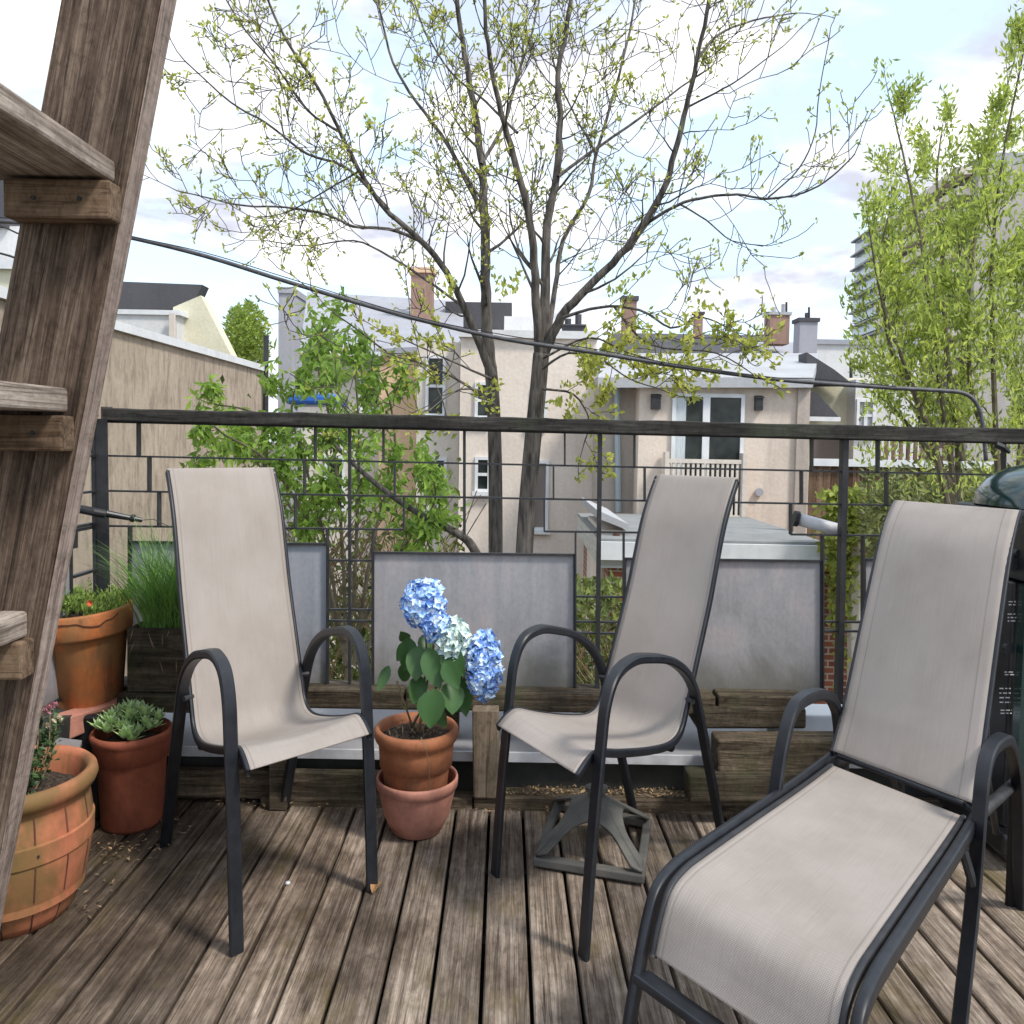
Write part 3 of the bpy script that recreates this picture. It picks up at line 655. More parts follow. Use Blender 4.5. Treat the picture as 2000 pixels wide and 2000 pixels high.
# barrel pot
BC = Vector((P(32, 1821, 2.45).x, 2.45, 0))
barrel_prof = [(.105, 0), (.118, .02), (.140, .08), (.152, .15), (.153, .20), (.147, .25), (.143, .268), (.150, .276), (.160, .284), (.165, .298), (.162, .312), (.154, .320), (.145, .318), (.138, .305), (.134, .27), (.130, .24)]
bp = pot(BC, barrel_prof, 'terra_barrel', 'big barrel shaped terracotta pot with hoops holding the small rose', soil=(.132, .268), k=64)
bandm = MB()
for z0, z1, r in ((.165, .205, .156), (.055, .078, .1365)):
    bandm.lathe([(r-.006, z0-.004), (r, z0), (r+.001, z1), (r-.006, z1+.004)], BC, 64, 1, IK)
bandm.build('hoop', M['terra_barrel'], bp, smooth=False)
gv = MB()
def br(z):
    for (r0, z0), (r1, z1) in zip(barrel_prof[:7], barrel_prof[1:8]):
        if z0 <= z <= z1: return r0+(r1-r0)*(z-z0)/(z1-z0)
    return .14
for a in np.arange(0, 2*math.pi, 2*math.pi/14):
    a += .12
    for za, zb in ((.004, .052), (.082, .160), (.210, .262)):
        gv = MB(); gv.tube([(BC.x+(br(z)+.0005)*math.cos(a), BC.y+(br(z)+.0005)*IK*math.sin(a), z) for z in np.linspace(za, zb, 5)], .0022, 5).build('stave_groove', M['terra_groove'], bp)
nl = MB()
for a in (-1.35, -.75, -1.9): MB().tube([(BC.x+.155*math.cos(a), BC.y+.155*IK*math.sin(a), .186), (BC.x+.159*math.cos(a), BC.y+.159*IK*math.sin(a), .186)], .0028, 8).build('hoop_nail', M['black'], bp)
# succulent pot
SC = Vector((P(258, 1440, 3.05).x, 3.05, 0))
pot(SC, [(.074, 0), (.078, .01), (.088, .18), (.090, .185), (.096, .187), (.098, .23), (.101, .236), (.105, .245), (.105, .255), (.100, .262), (.095, .260), (.090, .24), (.086, .2)], 'terra_red', 'red clay pot full of green succulents beside the left chair leg', soil=(.088, .225))
# cracked orange pot on a dark plinth
mb = MB(); mb.prism([P(60, 1500, 2.92), P(345, 1500, 2.98), P(345, 1400, 2.98), P(60, 1400, 2.92)], (0, .36, 0)); 
mb = MB(); mb.box(-1.5, -1.125, 3.05, 3.268, 0, .296); tag(mb.build('plinth', M['grill_black'], bevel=.01), 'low black plinth carrying the orange pot in the corner', 'plinth')
OC = Vector((P(178, 1390, 3.20).x, 3.20, .298))
pot(OC, [(r_*1.03, z_*1.03) for r_, z_ in [(.078, 0), (.082, .008), (.108, .195), (.110, .20), (.1195, .197), (.123, .206), (.127, .262), (.124, .268), (.117, .268), (.113, .255), (.108, .2)]], 'terra_orange', 'orange clay pot with cracked rim and low greens in the corner', soil=(.112, .255), rot=(R(2), R(-4), 0))
# rim crack of the orange pot
Mo = Matrix.Translation(OC) @ Matrix.Rotation(R(-4), 4, 'Y') @ Matrix.Rotation(R(2), 4, 'X')
cr_ = MB(); pts = []
for i, a in enumerate(np.linspace(-2.35, -.35, 15)):
    pts.append(Mo @ Vector((.1312*math.cos(a), .1312*IK*math.sin(a), .243+[.004, .002, -.004, -.006, .008, .016, .018, .014, .015, .009, .004, .0, .010, .014, .02][i]+rnd(-.003, .003))))
cr_.tube(pts, .0016, 5); oo = [o for o in bpy.data.objects if o.get('label', '').startswith('orange clay')][0]; cr_.build('rim_crack', M['terra_groove'], oo)
# tilted trough
t = thing('clay_trough', P(190, 1430, 2.90), 'pinkish clay window trough tilted against the plinth behind the succulents', 'trough')
A_, B_ = P(112, 1455, 2.98), P(272, 1388, 3.20); hgt = Vector((0, 0, .05))
mb = MB(); mb.prism([A_, B_, B_+Vector((.0, 0, .034)), A_+Vector((-.006, 0, .052))], (-.01, .06, .01)); mb.build('body', M['terra_pink'], t, bevel=.004)
mb = MB(); mb.prism([A_+Vector((-.012, -.005, .040)), B_+Vector((.004, -.005, .026)), B_+Vector((.004, -.005, .044)), A_+Vector((-.012, -.005, .062))], (-.01, .07, .01)); mb.build('rim', M['terra_pink'], t, bevel=.003)
mb = MB(); mb.prism([P(85, 1505, 2.80), P(150, 1478, 2.80), P(160, 1446, 2.93), P(80, 1436, 2.93)], (0, 0, -.012)); tag(mb.build('slate_tile', M['flash']), 'flat pale grey tile lying behind the barrel pot', 'tile')
# hydrangea pot in bowl
HC = Vector((P(815, 1540, 3.03).x, 3.03, 0))
pot(HC, [(.060, 0), (.068, .004), (.090, .05), (.1035, .115), (.105, .122), (.106, .124), (.1105, .126), (.1115, .146), (.110, .152), (.106, .153), (.103, .146), (.100, .12), (.085, .05), (.06, .02)], 'terra_pink', 'round clay coloured bowl under the hydrangea pot', name='clay_bowl', cat='bowl')
mt = M['terra_red']
hp = pot(HC+Vector((-.004, .0, .02)), [(.074, 0), (.077, .008), (.090, .158), (.092, .163), (.0985, .166), (.101, .21), (.103, .228), (.110, .235), (.1145, .248), (.114, .262), (.108, .270), (.101, .268), (.097, .25), (.093, .2)], 'terra_brown', 'brown clay pot of blue hydrangea standing inside a bowl', soil=(.096, .245))
# --- plants in pots
def thing_leafplant(name, loc, label, cat, group=None): return thing(name, loc, label, cat, group)
# hydrangea
hy = thing('hydrangea', HC+Vector((0, 0, .27)), 'blue hydrangea with three flower heads growing in the brown pot', 'plant')
hb = HC+Vector((-.01, 0, .27))
heads = [((828, 1178), 38, 44, 2.98, 'blue'), ((852, 1222), 24, 28, 2.95, 'blue'), ((885, 1252), 32, 40, 2.96, 'paleblue'), ((915, 1290), 16, 30, 2.98, 'paleblue'), ((946, 1300), 31, 62, 2.93, 'blue')]
stemm = MB()
for (px, py), rx, ry_, Y, mm in heads:
    c = P(px, py, Y); mid = (hb+c)/2+Vector((rnd(-.02, .02), 0, .03)); stemm.tube(smooth_path([hb+Vector((rnd(-.02, .02), rnd(-.03, .03), 0)), mid, c], 5), .0032, 6)
stemm.tube([hb, P(775, 1330, 3.0)], .003, 6); stemm.tube([hb+Vector((.02, 0, 0)), P(870, 1340, 2.95)], .003, 6)
stemm.build('stem', M['dry'], hy, smooth=True)
for (px, py), rx, ry_, Y, mm in heads:
    c = P(px, py, Y); sx = rx*Y/F; sz = ry_*Y/F; h_ = MB()
    nf = int(70+rx*ry_*.13)
    for i in range(nf):
        zz = 1-2*(i+.5)/nf; a = i*2.39996; rr = math.sqrt(max(0, 1-zz*zz))
        d = Vector((rr*math.cos(a), rr*math.sin(a), zz)); j = rnd(.84, 1.12)
        p = c+Vector((d.x*sx*j, d.y*sx*1.3*j, d.z*sz*j)); nn = (d+Vector((rnd(-.8, .8), rnd(-.8, .8), rnd(-.8, .8)))).normalized()
        u = nn.orthogonal().normalized(); v = nn.cross(u); a0_ = rnd(0, 6.28)
        for k in range(4):
            b_ = a0_+k*math.pi/2; dd = u*math.cos(b_)+v*math.sin(b_)
            h_.leaf(p, dd+nn*rnd(.1, .4), nn, .0135, .0125)
    o = h_.build('flower_head', M[mm], hy)
    core = MB(); core.lathe([(.001, -.8), (.6, -.6), (.85, 0), (.6, .6), (.001, .8)], (0, 0, 0), 12)
    core.v = [(c.x+x*sx*.7, c.y+y*sx*.8, c.z+z*sz*.8) for x, y, z in core.v]; core.build('floret_core', M[mm], o, smooth=True)
def bigleaf(mb, base, tip, wd, nrm=Vector((0, -1, .3)), fold=.15, droop=.15):
    base = Vector(base); tip = Vector(tip); d = tip-base; ln = d.length; d.normalize(); s = d.cross(nrm).normalized(); n_ = s.cross(d)
    a = len(mb.v); prof = [(0, .04), (.12, .6), (.3, .95), (.5, 1), (.7, .8), (.87, .42), (1, .02)]
    for (t, w) in prof:
        c = base+d*ln*t+n_*(-droop*ln*(t*t)+droop*ln*.5*t)
        for sg, ww in ((-1, 1), (-.5, .5), (0, 0), (.5, .5), (1, 1)): mb.v.append(tuple(c+s*sg*w*wd/2+n_*fold*wd*abs(sg)*w*.8))
    for i in range(len(prof)-1):
        for j in range(4): mb.f.append((a+i*5+j, a+i*5+j+1, a+i*5+j+6, a+i*5+j+5))
lv = [((800, 1245), (790, 1310), 40, 2.97), ((808, 1255), (775, 1290), 36, 3.0), ((815, 1262), (812, 1330), 44, 2.93), ((835, 1265), (858, 1345), 46, 2.90), ((760, 1300), (738, 1350), 22, 2.98), ((845, 1290), (868, 1330), 40, 2.95), ((820, 1318), (808, 1375), 40, 2.93),
      ((868, 1265), (905, 1320), 48, 2.89), ((850, 1345), (838, 1422), 62, 2.86), ((880, 1330), (885, 1395), 50, 2.88), ((905, 1310), (908, 1400), 44, 2.93), ((870, 1290), (895, 1345), 40, 2.87), ((855, 1385), (870, 1420), 30, 2.9), ((785, 1330), (800, 1290), 30, 3.05), ((825, 1240), (840, 1290), 34, 3.02), ((900, 1275), (925, 1330), 36, 2.97), ((795, 1250), (783, 1235), 24, 3.03), ((870, 1350), (900, 1390), 46, 2.98)]
for bx, tx, w, Y in lv:
    h_ = MB(); bigleaf(h_, P(*bx, Y+.04), P(*tx, Y), w*Y/F, Vector((rnd(-.5, .5), -1, rnd(.1, .8)))); h_.build('leaf', M['hyd_leaf'], hy, smooth=True)
# string / straw hanging over the pot, small sprouts
mb = MB()
for i in range(110):
    a = rnd(0, 6.28); r = rnd(.0, .092); p = HC+Vector((r*math.cos(a), r*IK*math.sin(a), .275)); mb.leaf(p, Vector((rnd(-1, 1), rnd(-1, 1), rnd(.1, .8))), Vector((0, 0, 1)), rnd(.008, .035), .0035)
mb.tube([P(822, 1440, 2.86), P(832, 1462, 2.845), P(838, 1500, 2.86), P(838, 1545, 2.89)], .0012, 5)
tag(mb.build('dry_straw', M['dry']), 'pale dry straws lying over the soil and rim of the hydrangea pot', 'straw')
# succulents: rosettes
su = thing('succulent', SC+Vector((0, 0, .24)), 'clump of fleshy light green succulents filling the red clay pot', 'plant')
for i in range(48):
    a = rnd(0, 6.28); r = .088*math.sqrt(random.random()); c = SC+Vector((r*math.cos(a), r*IK*math.sin(a), .252+.055*(1-r/.09)+rnd(0, .022)))
    mb = MB()
    for k in range(16):
        b_ = k*2.4; el = .35+.9*k/16; d = Vector((math.cos(b_)*math.cos(el)*K*1.2, math.sin(b_)*math.cos(el), math.sin(el)))
        mb.leaf(c, d, Vector((0, 0, 1)), rnd(.026, .042), .013)
    mb.build('rosette', M['succ'], su)
# low greens in orange pot
gr = thing('low_greens', OC+Vector((0, 0, .26)), 'tufted yellow green low plants spilling from the orange pot', 'plant')
mb = MB()
for i in range(1500):
    a = rnd(0, 6.28); r = .118*math.sqrt(random.random()); p = OC+Vector((r*math.cos(a)-.012, r*IK*math.sin(a), .262+rnd(0, .03)+.02*math.sin(a*3))); mb.leaf(p, Vector((rnd(-1, 1)*K, rnd(-1, 1), rnd(.2, 1.6))), Vector((rnd(-1, 1), rnd(-1, 1), 1)), rnd(.012, .03), rnd(.004, .009))
for i in range(40):
    a = rnd(0, 6.28); r = .11*math.sqrt(random.random()); p = OC+Vector((r*math.cos(a)-.01, r*IK*math.sin(a), .27)); q_ = p+Vector((rnd(-.03, .03), rnd(-.03, .03), rnd(.03, .075))); mb.tube([p, q_], .001, 4)
    for k in range(8): mb.leaf(p.lerp(q_, k/7), Vector((rnd(-1, 1), rnd(-1, 1), .6)), Vector((0, 0, 1)), .016, .006)
mb.build('foliage', M['moss'], gr)
mb = MB(); c = P(176, 1178, 3.0)
for k in range(10): mb.leaf(c, Vector((math.cos(k*.63), -.4, math.sin(k*.63))), Vector((0, -1, 0)), .011, .007)
mb.build('red_bloom', simple('red_petal', (.6, .08, .03), (.7, .15, .05), 20, .6), gr)
# rose
ro = thing('rose', BC+Vector((0, 0, .27)), 'spindly small rose with pink and cream blooms in the barrel pot', 'plant')
st_ = MB(); lf = MB(); pb = P(60, 1560, 2.45)
tips = [P(98, 1388, 2.5), P(75, 1405, 2.45), P(110, 1400, 2.52), P(60, 1440, 2.4), P(85, 1430, 2.5), P(52, 1480, 2.35), P(100, 1440, 2.5), P(40, 1420, 2.5)]
for tp_ in tips:
    b0_ = BC+Vector((rnd(-.02, .05), rnd(-.05, .05), .27)); b0_ = pb.lerp(b0_, .4)
    pth = smooth_path([b0_, (b0_+tp_)/2+Vector((rnd(-.02, .02), rnd(-.02, .02), 0)), tp_], 6); st_.tube(pth, .0018, 5)
    for p in pth[3:]:
        for k in range(5): lf.leaf(Vector(p)+Vector((rnd(-.01, .01), rnd(-.01, .01), rnd(-.01, .01))), Vector((rnd(-1, 1), rnd(-1, 1), rnd(-.3, 1))), Vector((rnd(-1, 1), -.5, 1)), rnd(.012, .024), rnd(.008, .013))
for i in range(160):
    p = P(rnd(25, 95), rnd(1560, 1600), 2.36); lf.leaf(p, Vector((rnd(-1, 1), rnd(-1, 1), rnd(.1, 1))), Vector((0, 0, 1)), rnd(.015, .03), .01)
st_.build('stem', M['dry'], ro); lf.build('foliage', M['rose_leaf'], ro)
for (px, py, m, r) in ((97, 1386, 'pink', .013), (80, 1396, 'cream', .011), (112, 1405, 'cream', .010), (63, 1408, 'cream', .010), (90, 1418, 'cream', .008), (105, 1378, 'pink', .009), (60, 1445, 'cream', .008)):
    mb = MB(); c = P(px, py, 2.44)
    for k in range(22):
        d = Vector((rnd(-1, 1), rnd(-1, 1), rnd(-.6, 1))).normalized(); mb.leaf(c+d*r*.3, d+Vector((rnd(-.5, .5), rnd(-.5, .5), .3)), d.orthogonal(), r, r)
    mb.build('bloom', M[m], ro)
mb = MB()
for i in range(260):
    a = rnd(3.3, 6.0); r = .128*math.sqrt(rnd(.4, 1)); p = BC+Vector((r*math.cos(a), r*IK*math.sin(a), .275)); mb.leaf(p, Vector((rnd(-1, 1), rnd(-1, 1), rnd(.3, 1.3))), Vector((0, 0, 1)), rnd(.01, .026), .006)
tag(mb.build('moss_sprouts', M['moss']), 'yellow green sprouts on the soil at the front of the barrel pot', 'sprouts')
# grass planter
PY = 3.16
t = thing('wooden_planter', P(300, 1350, PY), 'mossy dark wooden planter box behind the left chair', 'planter')
a_, b_ = P(248, 1352, PY), P(560, 1352, PY); topz = P(300, 1228, PY).z
mb = MB(); mb.box(a_.x, b_.x, PY, PY+.02, a_.z, topz); mb.box(a_.x, b_.x, PY+.12, PY+.135, a_.z, topz); mb.box(a_.x, a_.x+.015, PY+.0205, PY+.1195, a_.z, topz); mb.box(b_.x-.015, b_.x, PY+.0205, PY+.1195, a_.z, topz)
mb.build('box', M['timber_dark'], t, bevel=.003)
MB().box(a_.x+.016, b_.x-.016, PY+.021, PY+.119, a_.z+.005, topz-.015).build('soil', M['soil'], t)
mb = MB(); mb.box(a_.x-.02, b_.x+.02, PY-.03, PY+.14, a_.z-.05, a_.z-.002); mb.box(a_.x+.0, a_.x+.05, PY, PY+.1, 0.0, a_.z-.052); mb.box(b_.x-.05, b_.x, PY, PY+.1, 0.0, a_.z-.052)
mb.build('stand', M['timber_dark'], t, bevel=.004)
gs = thing('ornamental_grass', P(300, 1235, PY+.06), 'long fine green grass arching out of the wooden planter', 'plant')
mb = MB()
for i in range(700):
    b0_ = Vector((rnd(a_.x+.03, a_.x+.22), PY+rnd(.03, .11), topz-.01)); l = rnd(.16, .40); lean = Vector((rnd(-.8, .75)*K, rnd(-.6, .5), 1)).normalized()
    pts = [b0_]; d = lean.copy(); p = b0_.copy()
    for k in range(6):
        p = p+d*l/6; d = (d+Vector((d.x*.20, d.y*.2, -.12*k*.5))).normalized(); pts.append(p.copy())
    sd_ = Vector((rnd(.5, 1), rnd(-.6, .6), 0)).normalized()
    n = len(mb.v)
    for k, p in enumerate(pts): w = .0018*(1-k/6.5); mb.v += [tuple(p-sd_*w), tuple(p+sd_*w)]
    for k in range(6): mb.f.append((n+2*k, n+2*k+1, n+2*k+3, n+2*k+2))
mb.build('blades', M['grass'], gs)
mb = MB()
for i in range(14):
    p = Vector((rnd(a_.x, a_.x+.3), PY-.004, rnd(topz-.10, topz+.01))); mb.leaf(p, Vector((rnd(-.4, .4), -.3, rnd(-1, -.2))), Vector((0, -1, 0)), rnd(.02, .06), .002)
mb.build('dead_blades', M['dry'], gs)

# ================================================================== PARASOL BASE
C4 = [G(1040, 1697), G(1258, 1733), G(1272, 1617), G(1085, 1577)]
pc = sum(C4, Vector())/4
t = thing('parasol_base', pc, 'empty square cast iron parasol base on the deck under the right chair', 'parasol base')
def bil(u, v, z):
    u = (u+1)/2; v = (v+1)/2; p = (C4[0]*(1-u)+C4[1]*u)*(1-v)+(C4[3]*(1-u)+C4[2]*u)*v; return (p.x, p.y, z)
mb = MB()
for (a, b_, c, d) in ((-1, 1, -1, -.84), (-1, 1, .84, 1), (-1, -.84, -.84, .84), (.84, 1, -.84, .84)):
    n = len(mb.v)
    for z in (.006, .028): mb.v += [bil(a, c, z), bil(b_, c, z), bil(b_, d, z), bil(a, d, z)]
    mb.f += [(n+i, n+j, n+k, n+l) for i, j, k, l in ((3, 2, 1, 0), (4, 5, 6, 7), (0, 1, 5, 4), (1, 2, 6, 5), (2, 3, 7, 6), (3, 0, 4, 7))]
M['iron'] = simple('rusty_cast_iron', (.075, .078, .072), (.15, .14, .125), 10, .6, .2, bmp=.3)
mb.build('rim', M['iron'], t, bevel=.004)
mb = MB(); nT, nR = 28, 16
def hz(a, t): return .030+.118*max(0, 1-a*math.sqrt((1+t*t)/2)*1.02)**1.12
for side in range(4):
    n0 = len(mb.v)
    for i in range(nT+1):
        t_ = -1+2*i/nT; ae = .96
        for q_ in range(400):
            a_ = q_/400*.96
            if a_ > .2 and (t_*a_/.61)**2+(max(0, .94-a_)/.44)**2 < 1: ae = a_; break
        for j in range(nR+1):
            a_ = ae*j/nR; u, v = [(t_*a_, -a_), (a_, t_*a_), (-t_*a_, a_), (-a_, -t_*a_)][side]; mb.v.append(bil(u, v, hz(a_, t_)))
    for i in range(nT):
        for j in range(nR): a_ = n0+i*(nR+1)+j; mb.f.append((a_, a_+1, a_+nR+2, a_+nR+1))
mb.build('arched_ribs', M['iron'], t, smooth=True, solid=.007)
MB().tube([(pc.x, pc.y, .148), (pc.x, pc.y, .160)], .030, 20).build('socket', M['iron'], t, smooth=False)
# brown leaf by the chair foot, white pebble
mb = MB(); bigleaf(mb, G(727, 1745, .004), G(742, 1712, .02), .022, Vector((0, -.4, 1)), .5, .5); bigleaf(mb, G(728, 1742, .006), G(722, 1718, .012), .016, Vector((0.3, -.4, 1)), .5, .5); tag(mb.build('dead_leaf', simple('dead_leaf', (.20, .10, .04), (.36, .2, .09), 40, .8), solid=.001), 'curled brown dead leaf by the front foot of the left chair', 'leaf')
mb = MB(); mb.lathe([(.001, 0), (.006, .001), (.0065, .004), (.004, .007), (.001, .0075)], G(562, 1727), 12, 1, 1.2); tag(mb.build('pebble', M['white_plastic'], smooth=True), 'tiny white pebble on the deck between the left chair legs', 'pebble')

# ================================================================== GRILL
gx = P(1946, 1000, 2.95).x
t = thing('gas_grill', (gx+.25, 3.0, 0), 'black gas grill with dark green domed lid cut by the right edge', 'grill')
mb = MB(); lz0, lz1 = P(1946, 1006, 2.9).z, P(2000, 934, 2.9).z
prof = []
for i in range(9):
    a = math.pi/2*i/8; prof.append((math.cos(a), math.sin(a)))
n = 24; ring = []
for (c_, s_) in prof:
    for j in range(n):
        an = 2*math.pi*j/n; ca, sa = math.cos(an), math.sin(an); ca = math.copysign(abs(ca)**.6, ca); sa = math.copysign(abs(sa)**.6, sa)
        mb.v.append((gx+.30+ca*.30*(c_**.55), 3.0+sa*.25*(c_**.55), lz0+.02+(lz1-lz0)*1.25*s_))
for i in range(8):
    for j in range(n): a = i*n+j; b_ = i*n+(j+1) % n; mb.f.append((a, b_, b_+n, a+n))
mb.build('lid', M['grill_lid'], t, smooth=True)
mb = MB(); mb.box(gx+.002, gx+.60, 2.76, 3.24, lz0-.16, lz0+.018); mb.build('firebox', M['grill_black'], t, bevel=.012)
cx0 = P(1935, 1300, 2.95).x
mb = MB(); mb.box(cx0, cx0+.55, 2.84, 3.2, .10, lz0-.165); mb.build('cart', M['grill_black'], t, bevel=.006)
MB().box(cx0-.02, cx0+.6, 2.78, 3.22, .04, .098).build('base_shelf', M['grill_black'], t, bevel=.01)
for wx in (cx0+.02, cx0+.5): MB().tube([(wx-.015, 3.0, .041), (wx+.015, 3.0, .041)], .04, 16).build('wheel', M['black'], t, smooth=False)
MB().tube([(gx+.01, 2.73, lz0+.0), (gx+.5, 2.73, lz0+.0)], .010, 8).build('handle', M['metal'], t, smooth=True)
sx_ = P(1990, 1300, 2.80).x
MB().box(sx_, sx_+.02, 2.78, 2.82, .10, lz0-.17).build('corner_leg', M['grill_lid'], t)
# worn white safety print on the cart front: illegible short strokes
yy = 2.838
def strokes(x0, x1, y0, y1, rows):
    mb = MB()
    for r in range(rows):
        py = y0+(y1-y0)*(r+.5)/rows; x = x0
        while x < x1:
            w = rnd(3, 9); a_s = P(x, py, yy); mb.box(a_s.x, P(min(x+w, x1), py, yy).x, yy-.0008, yy-.0002, a_s.z-.0015, a_s.z+.0015); x += w+3
    mb.build('warning_print', M['white_mark'], t)
strokes(1970, 1984, 1172, 1184, 2); strokes(1968, 1985, 1196, 1216, 3); strokes(1962, 1980, 1310, 1320, 2); strokes(1954, 1976, 1384, 1396, 2); strokes(1952, 1974, 1340, 1376, 4)
for px, py, r in ((1972, 1100, 14), (1966, 1265, 10), (1985, 1080, 9)):
    c = P(px, py, 2.835); MB().tube([c, c+Vector((0, -.02, 0))], r*2.85/F, 14).build('control_knob', M['metal'], t)

# ================================================================== CABLE
cab = MB(); cpx = [(-60, 430), (120, 440), (245, 462), (400, 500), (560, 550), (735, 602), (850, 632), (990, 663), (1170, 690), (1330, 716), (1500, 739), (1600, 748), (1750, 758), (1840, 763), (1882, 768), (1905, 785), (1918, 820), (1926, 900)]
pts = smooth_path([tuple(P(x, y, 5.6)) for x, y in cpx], 5); cab.tube(pts, .0105, 6)
ct = thing('utility_cable', P(245, 462, 5.6), 'thick grey utility cable sagging across the view above the railing', 'cable')
cab.build('cable', M['cab'], ct, smooth=True)
w2 = MB(); w2.tube(smooth_path([tuple(P(x, y-5+3*math.sin(x*.03), 5.57)) for x, y in cpx[:-5]], 5), .003, 4); w2.build('messenger_wire', M['metal'], ct)
wr = MB(); wr.tube(smooth_path([tuple(P(x, y, 15)) for x, y in ((-100, 470), (20, 500), (60, 520))], 4), .015, 5)
wr.tube(smooth_path([tuple(P(x, y, 15)) for x, y in ((-100, 400), (0, 440), (60, 468))], 4), .012, 5); tag(wr.build('overhead_wire', M['black']), 'thin dark overhead wires seen left of the stair stringer', 'wire')

# ================================================================== HOUSES
def wallbox(o, name, m, x0, x1, yt, Y, dep=8, zb=-4.2, yb=None):
    a, b_ = P(x0, yt, Y), P(x1, yt, Y); z0 = P(x0, yb, Y).z if yb else zb
    mb = MB(); mb.box(a.x, b_.x, Y, Y+dep, z0, (a.z+b_.z)/2); return mb.build(name, M[m], o)
def window(o, x0, x1, y0, y1, Y, m='glass', fr='white_trim', fw=.05, mull=0, hbarr=True, sill=True):
    a, b_ = P(x0, y0, Y), P(x1, y1, Y); X0, X1, Z1, Z0 = a.x, b_.x, a.z, b_.z
    mb = MB(); mb.box(X0-fw, X0, Y-.05, Y-.002, Z0-fw, Z1+fw); mb.box(X1, X1+fw, Y-.05, Y-.002, Z0-fw, Z1+fw); mb.box(X0+.0005, X1-.0005, Y-.052, Y-.002, Z1, Z1+fw); mb.box(X0+.0005, X1-.0005, Y-.052, Y-.002, Z0-fw, Z0)
    if hbarr: mb.box(X0+.0005, X1-.0005, Y-.035, Y-.012, (Z0+Z1)/2-.025, (Z0+Z1)/2+.025)
    for k in range(mull): x = X0+(X1-X0)*(k+1)/(mull+1); mb.box(x-.03, x+.03, Y-.034, Y-.0125, Z0+.001, Z1-.001)
    w = mb.build('window', M[fr], o); MB().box(X0+.001, X1-.001, Y-.010, Y-.003, Z0+.001, Z1-.001).build('pane', M[m], w)
    if sill: MB().box(X0-fw-.04, X1+fw+.04, Y-.10, Y-.053, Z0-fw-.06, Z0-fw+.01).build('sill', M[fr], w)
    return w
def prismpx(o, name, m, pts, Y, dep, tilt=0):
    mb = MB(); mb.prism([P(x, y, Y+(tilt*(ymax(pts)-y))) for x, y in pts], (0, dep, 0)); return mb.build(name, M[m], o)
def ymax(pts): return max(p[1] for p in pts)
def chimney(x0, x1, y0, y1, Y, m, label, cap='roof_dark', pots=0, o=None):
    a, b_ = P(x0, y0, Y), P(x1, y1, Y); t = thing('chimney', (a.x, Y, b_.z), label, 'chimney', 'chimneys on the roofs behind') if not o else o
    h = a.z-b_.z
    MB().box(a.x, b_.x, Y, Y+(b_.x-a.x)*1.4, b_.z, a.z-h*.12).build('stack', M[m], t)
    MB().box(a.x-.05, b_.x+.05, Y-.05, Y+(b_.x-a.x)*1.4+.05, a.z-h*.118, a.z-h*.03).build('cap', M[cap], t)
    for k in range(pots):
        x = a.x+(b_.x-a.x)*(k+.5)/pots; MB().tube([(x, Y+.2, a.z-h*.029), (x, Y+.2, a.z+.12+.1*k)], .07, 10).build('flue_pot', M[cap], t)
    return t
# streaked stucco party wall running away on the left
t = thing('party_wall', (P(515, 725, 14.5).x, 14.5, -4.2), 'tall stained brown stucco side wall receding on the left with white coping', 'wall')
far = P(515, 726, 14.5); near = P(215, 640, 1.0); xw = far.x; zt = far.z
mb = MB(); mb.box(xw-1.2, xw, 5.0, 14.5, -4.2, zt); mb.build('wall', M['stucco_brown'], t)
mb = MB(); mb.box(xw-1.3, xw+.04, 4.95, 14.55, zt+.002, zt+.075); mb.build('coping', M['white_trim'], t)
mb = MB(); mb.tube([(xw+.05, 14.4, -4), (xw+.05, 14.4, zt+.45)], .035, 8); mb.build('vent_pipe', M['black'], t)
# far left house
t = thing('row_house', (P(-100, 700, 16).x, 16, -4.2), 'dark roofed house peeping out left of the stair stringer', 'house', 'houses beyond the deck')
wallbox(t, 'wall', 'yellow', -260, 60, 520, 16, .8); wallbox(t, 'cornice', 'white_trim', -270, 66, 505, 15.9, 1, yb=519.5); wallbox(t, 'upper_storey', 'whitewall', -200, 50, 440, 17.5, 1, yb=504.5); wallbox(t, 'roof', 'roof_dark', -210, 12, 345, 17.4, 1.2, yb=439.5)
# pale house with dark mansard behind the stucco wall
t = thing('row_house', (P(330, 700, 22).x, 22, -4.2), 'pale yellow and white house with dark overhanging roof at upper left', 'house', 'houses beyond the deck')
wallbox(t, 'wall', 'yellow', 150, 335, 640, 22, 7); prismpx(t, 'gable_wall', 'yellow', [(338, 730), (470, 730), (392, 577), (338, 600)], 21.9, .5)
wallbox(t, 'parapet_wall', 'whitewall', 140, 345, 612, 21.4, .55, yb=668); wallbox(t, 'coping', 'white_trim', 140, 352, 604, 21.35, .65, yb=611.5)
prismpx(t, 'roof', 'roof_dark', [(140, 602), (372, 604), (382, 585), (395, 556), (140, 546)], 22.5, .5)
wallbox(t, 'downpipe', 'tan', 330, 340, 612, 21.2, .1, yb=760)
# grey slim tower
t = thing('stair_tower', (P(558, 700, 30).x, 30, -4.2), 'slim grey tower block end rising behind the trees left of centre', 'tower')
wallbox(t, 'wall', 'greywall', 544, 571, 572, 30, 2.5); wallbox(t, 'cap', 'roof_grey', 542, 573, 560, 29.95, 2.6, yb=571.8)
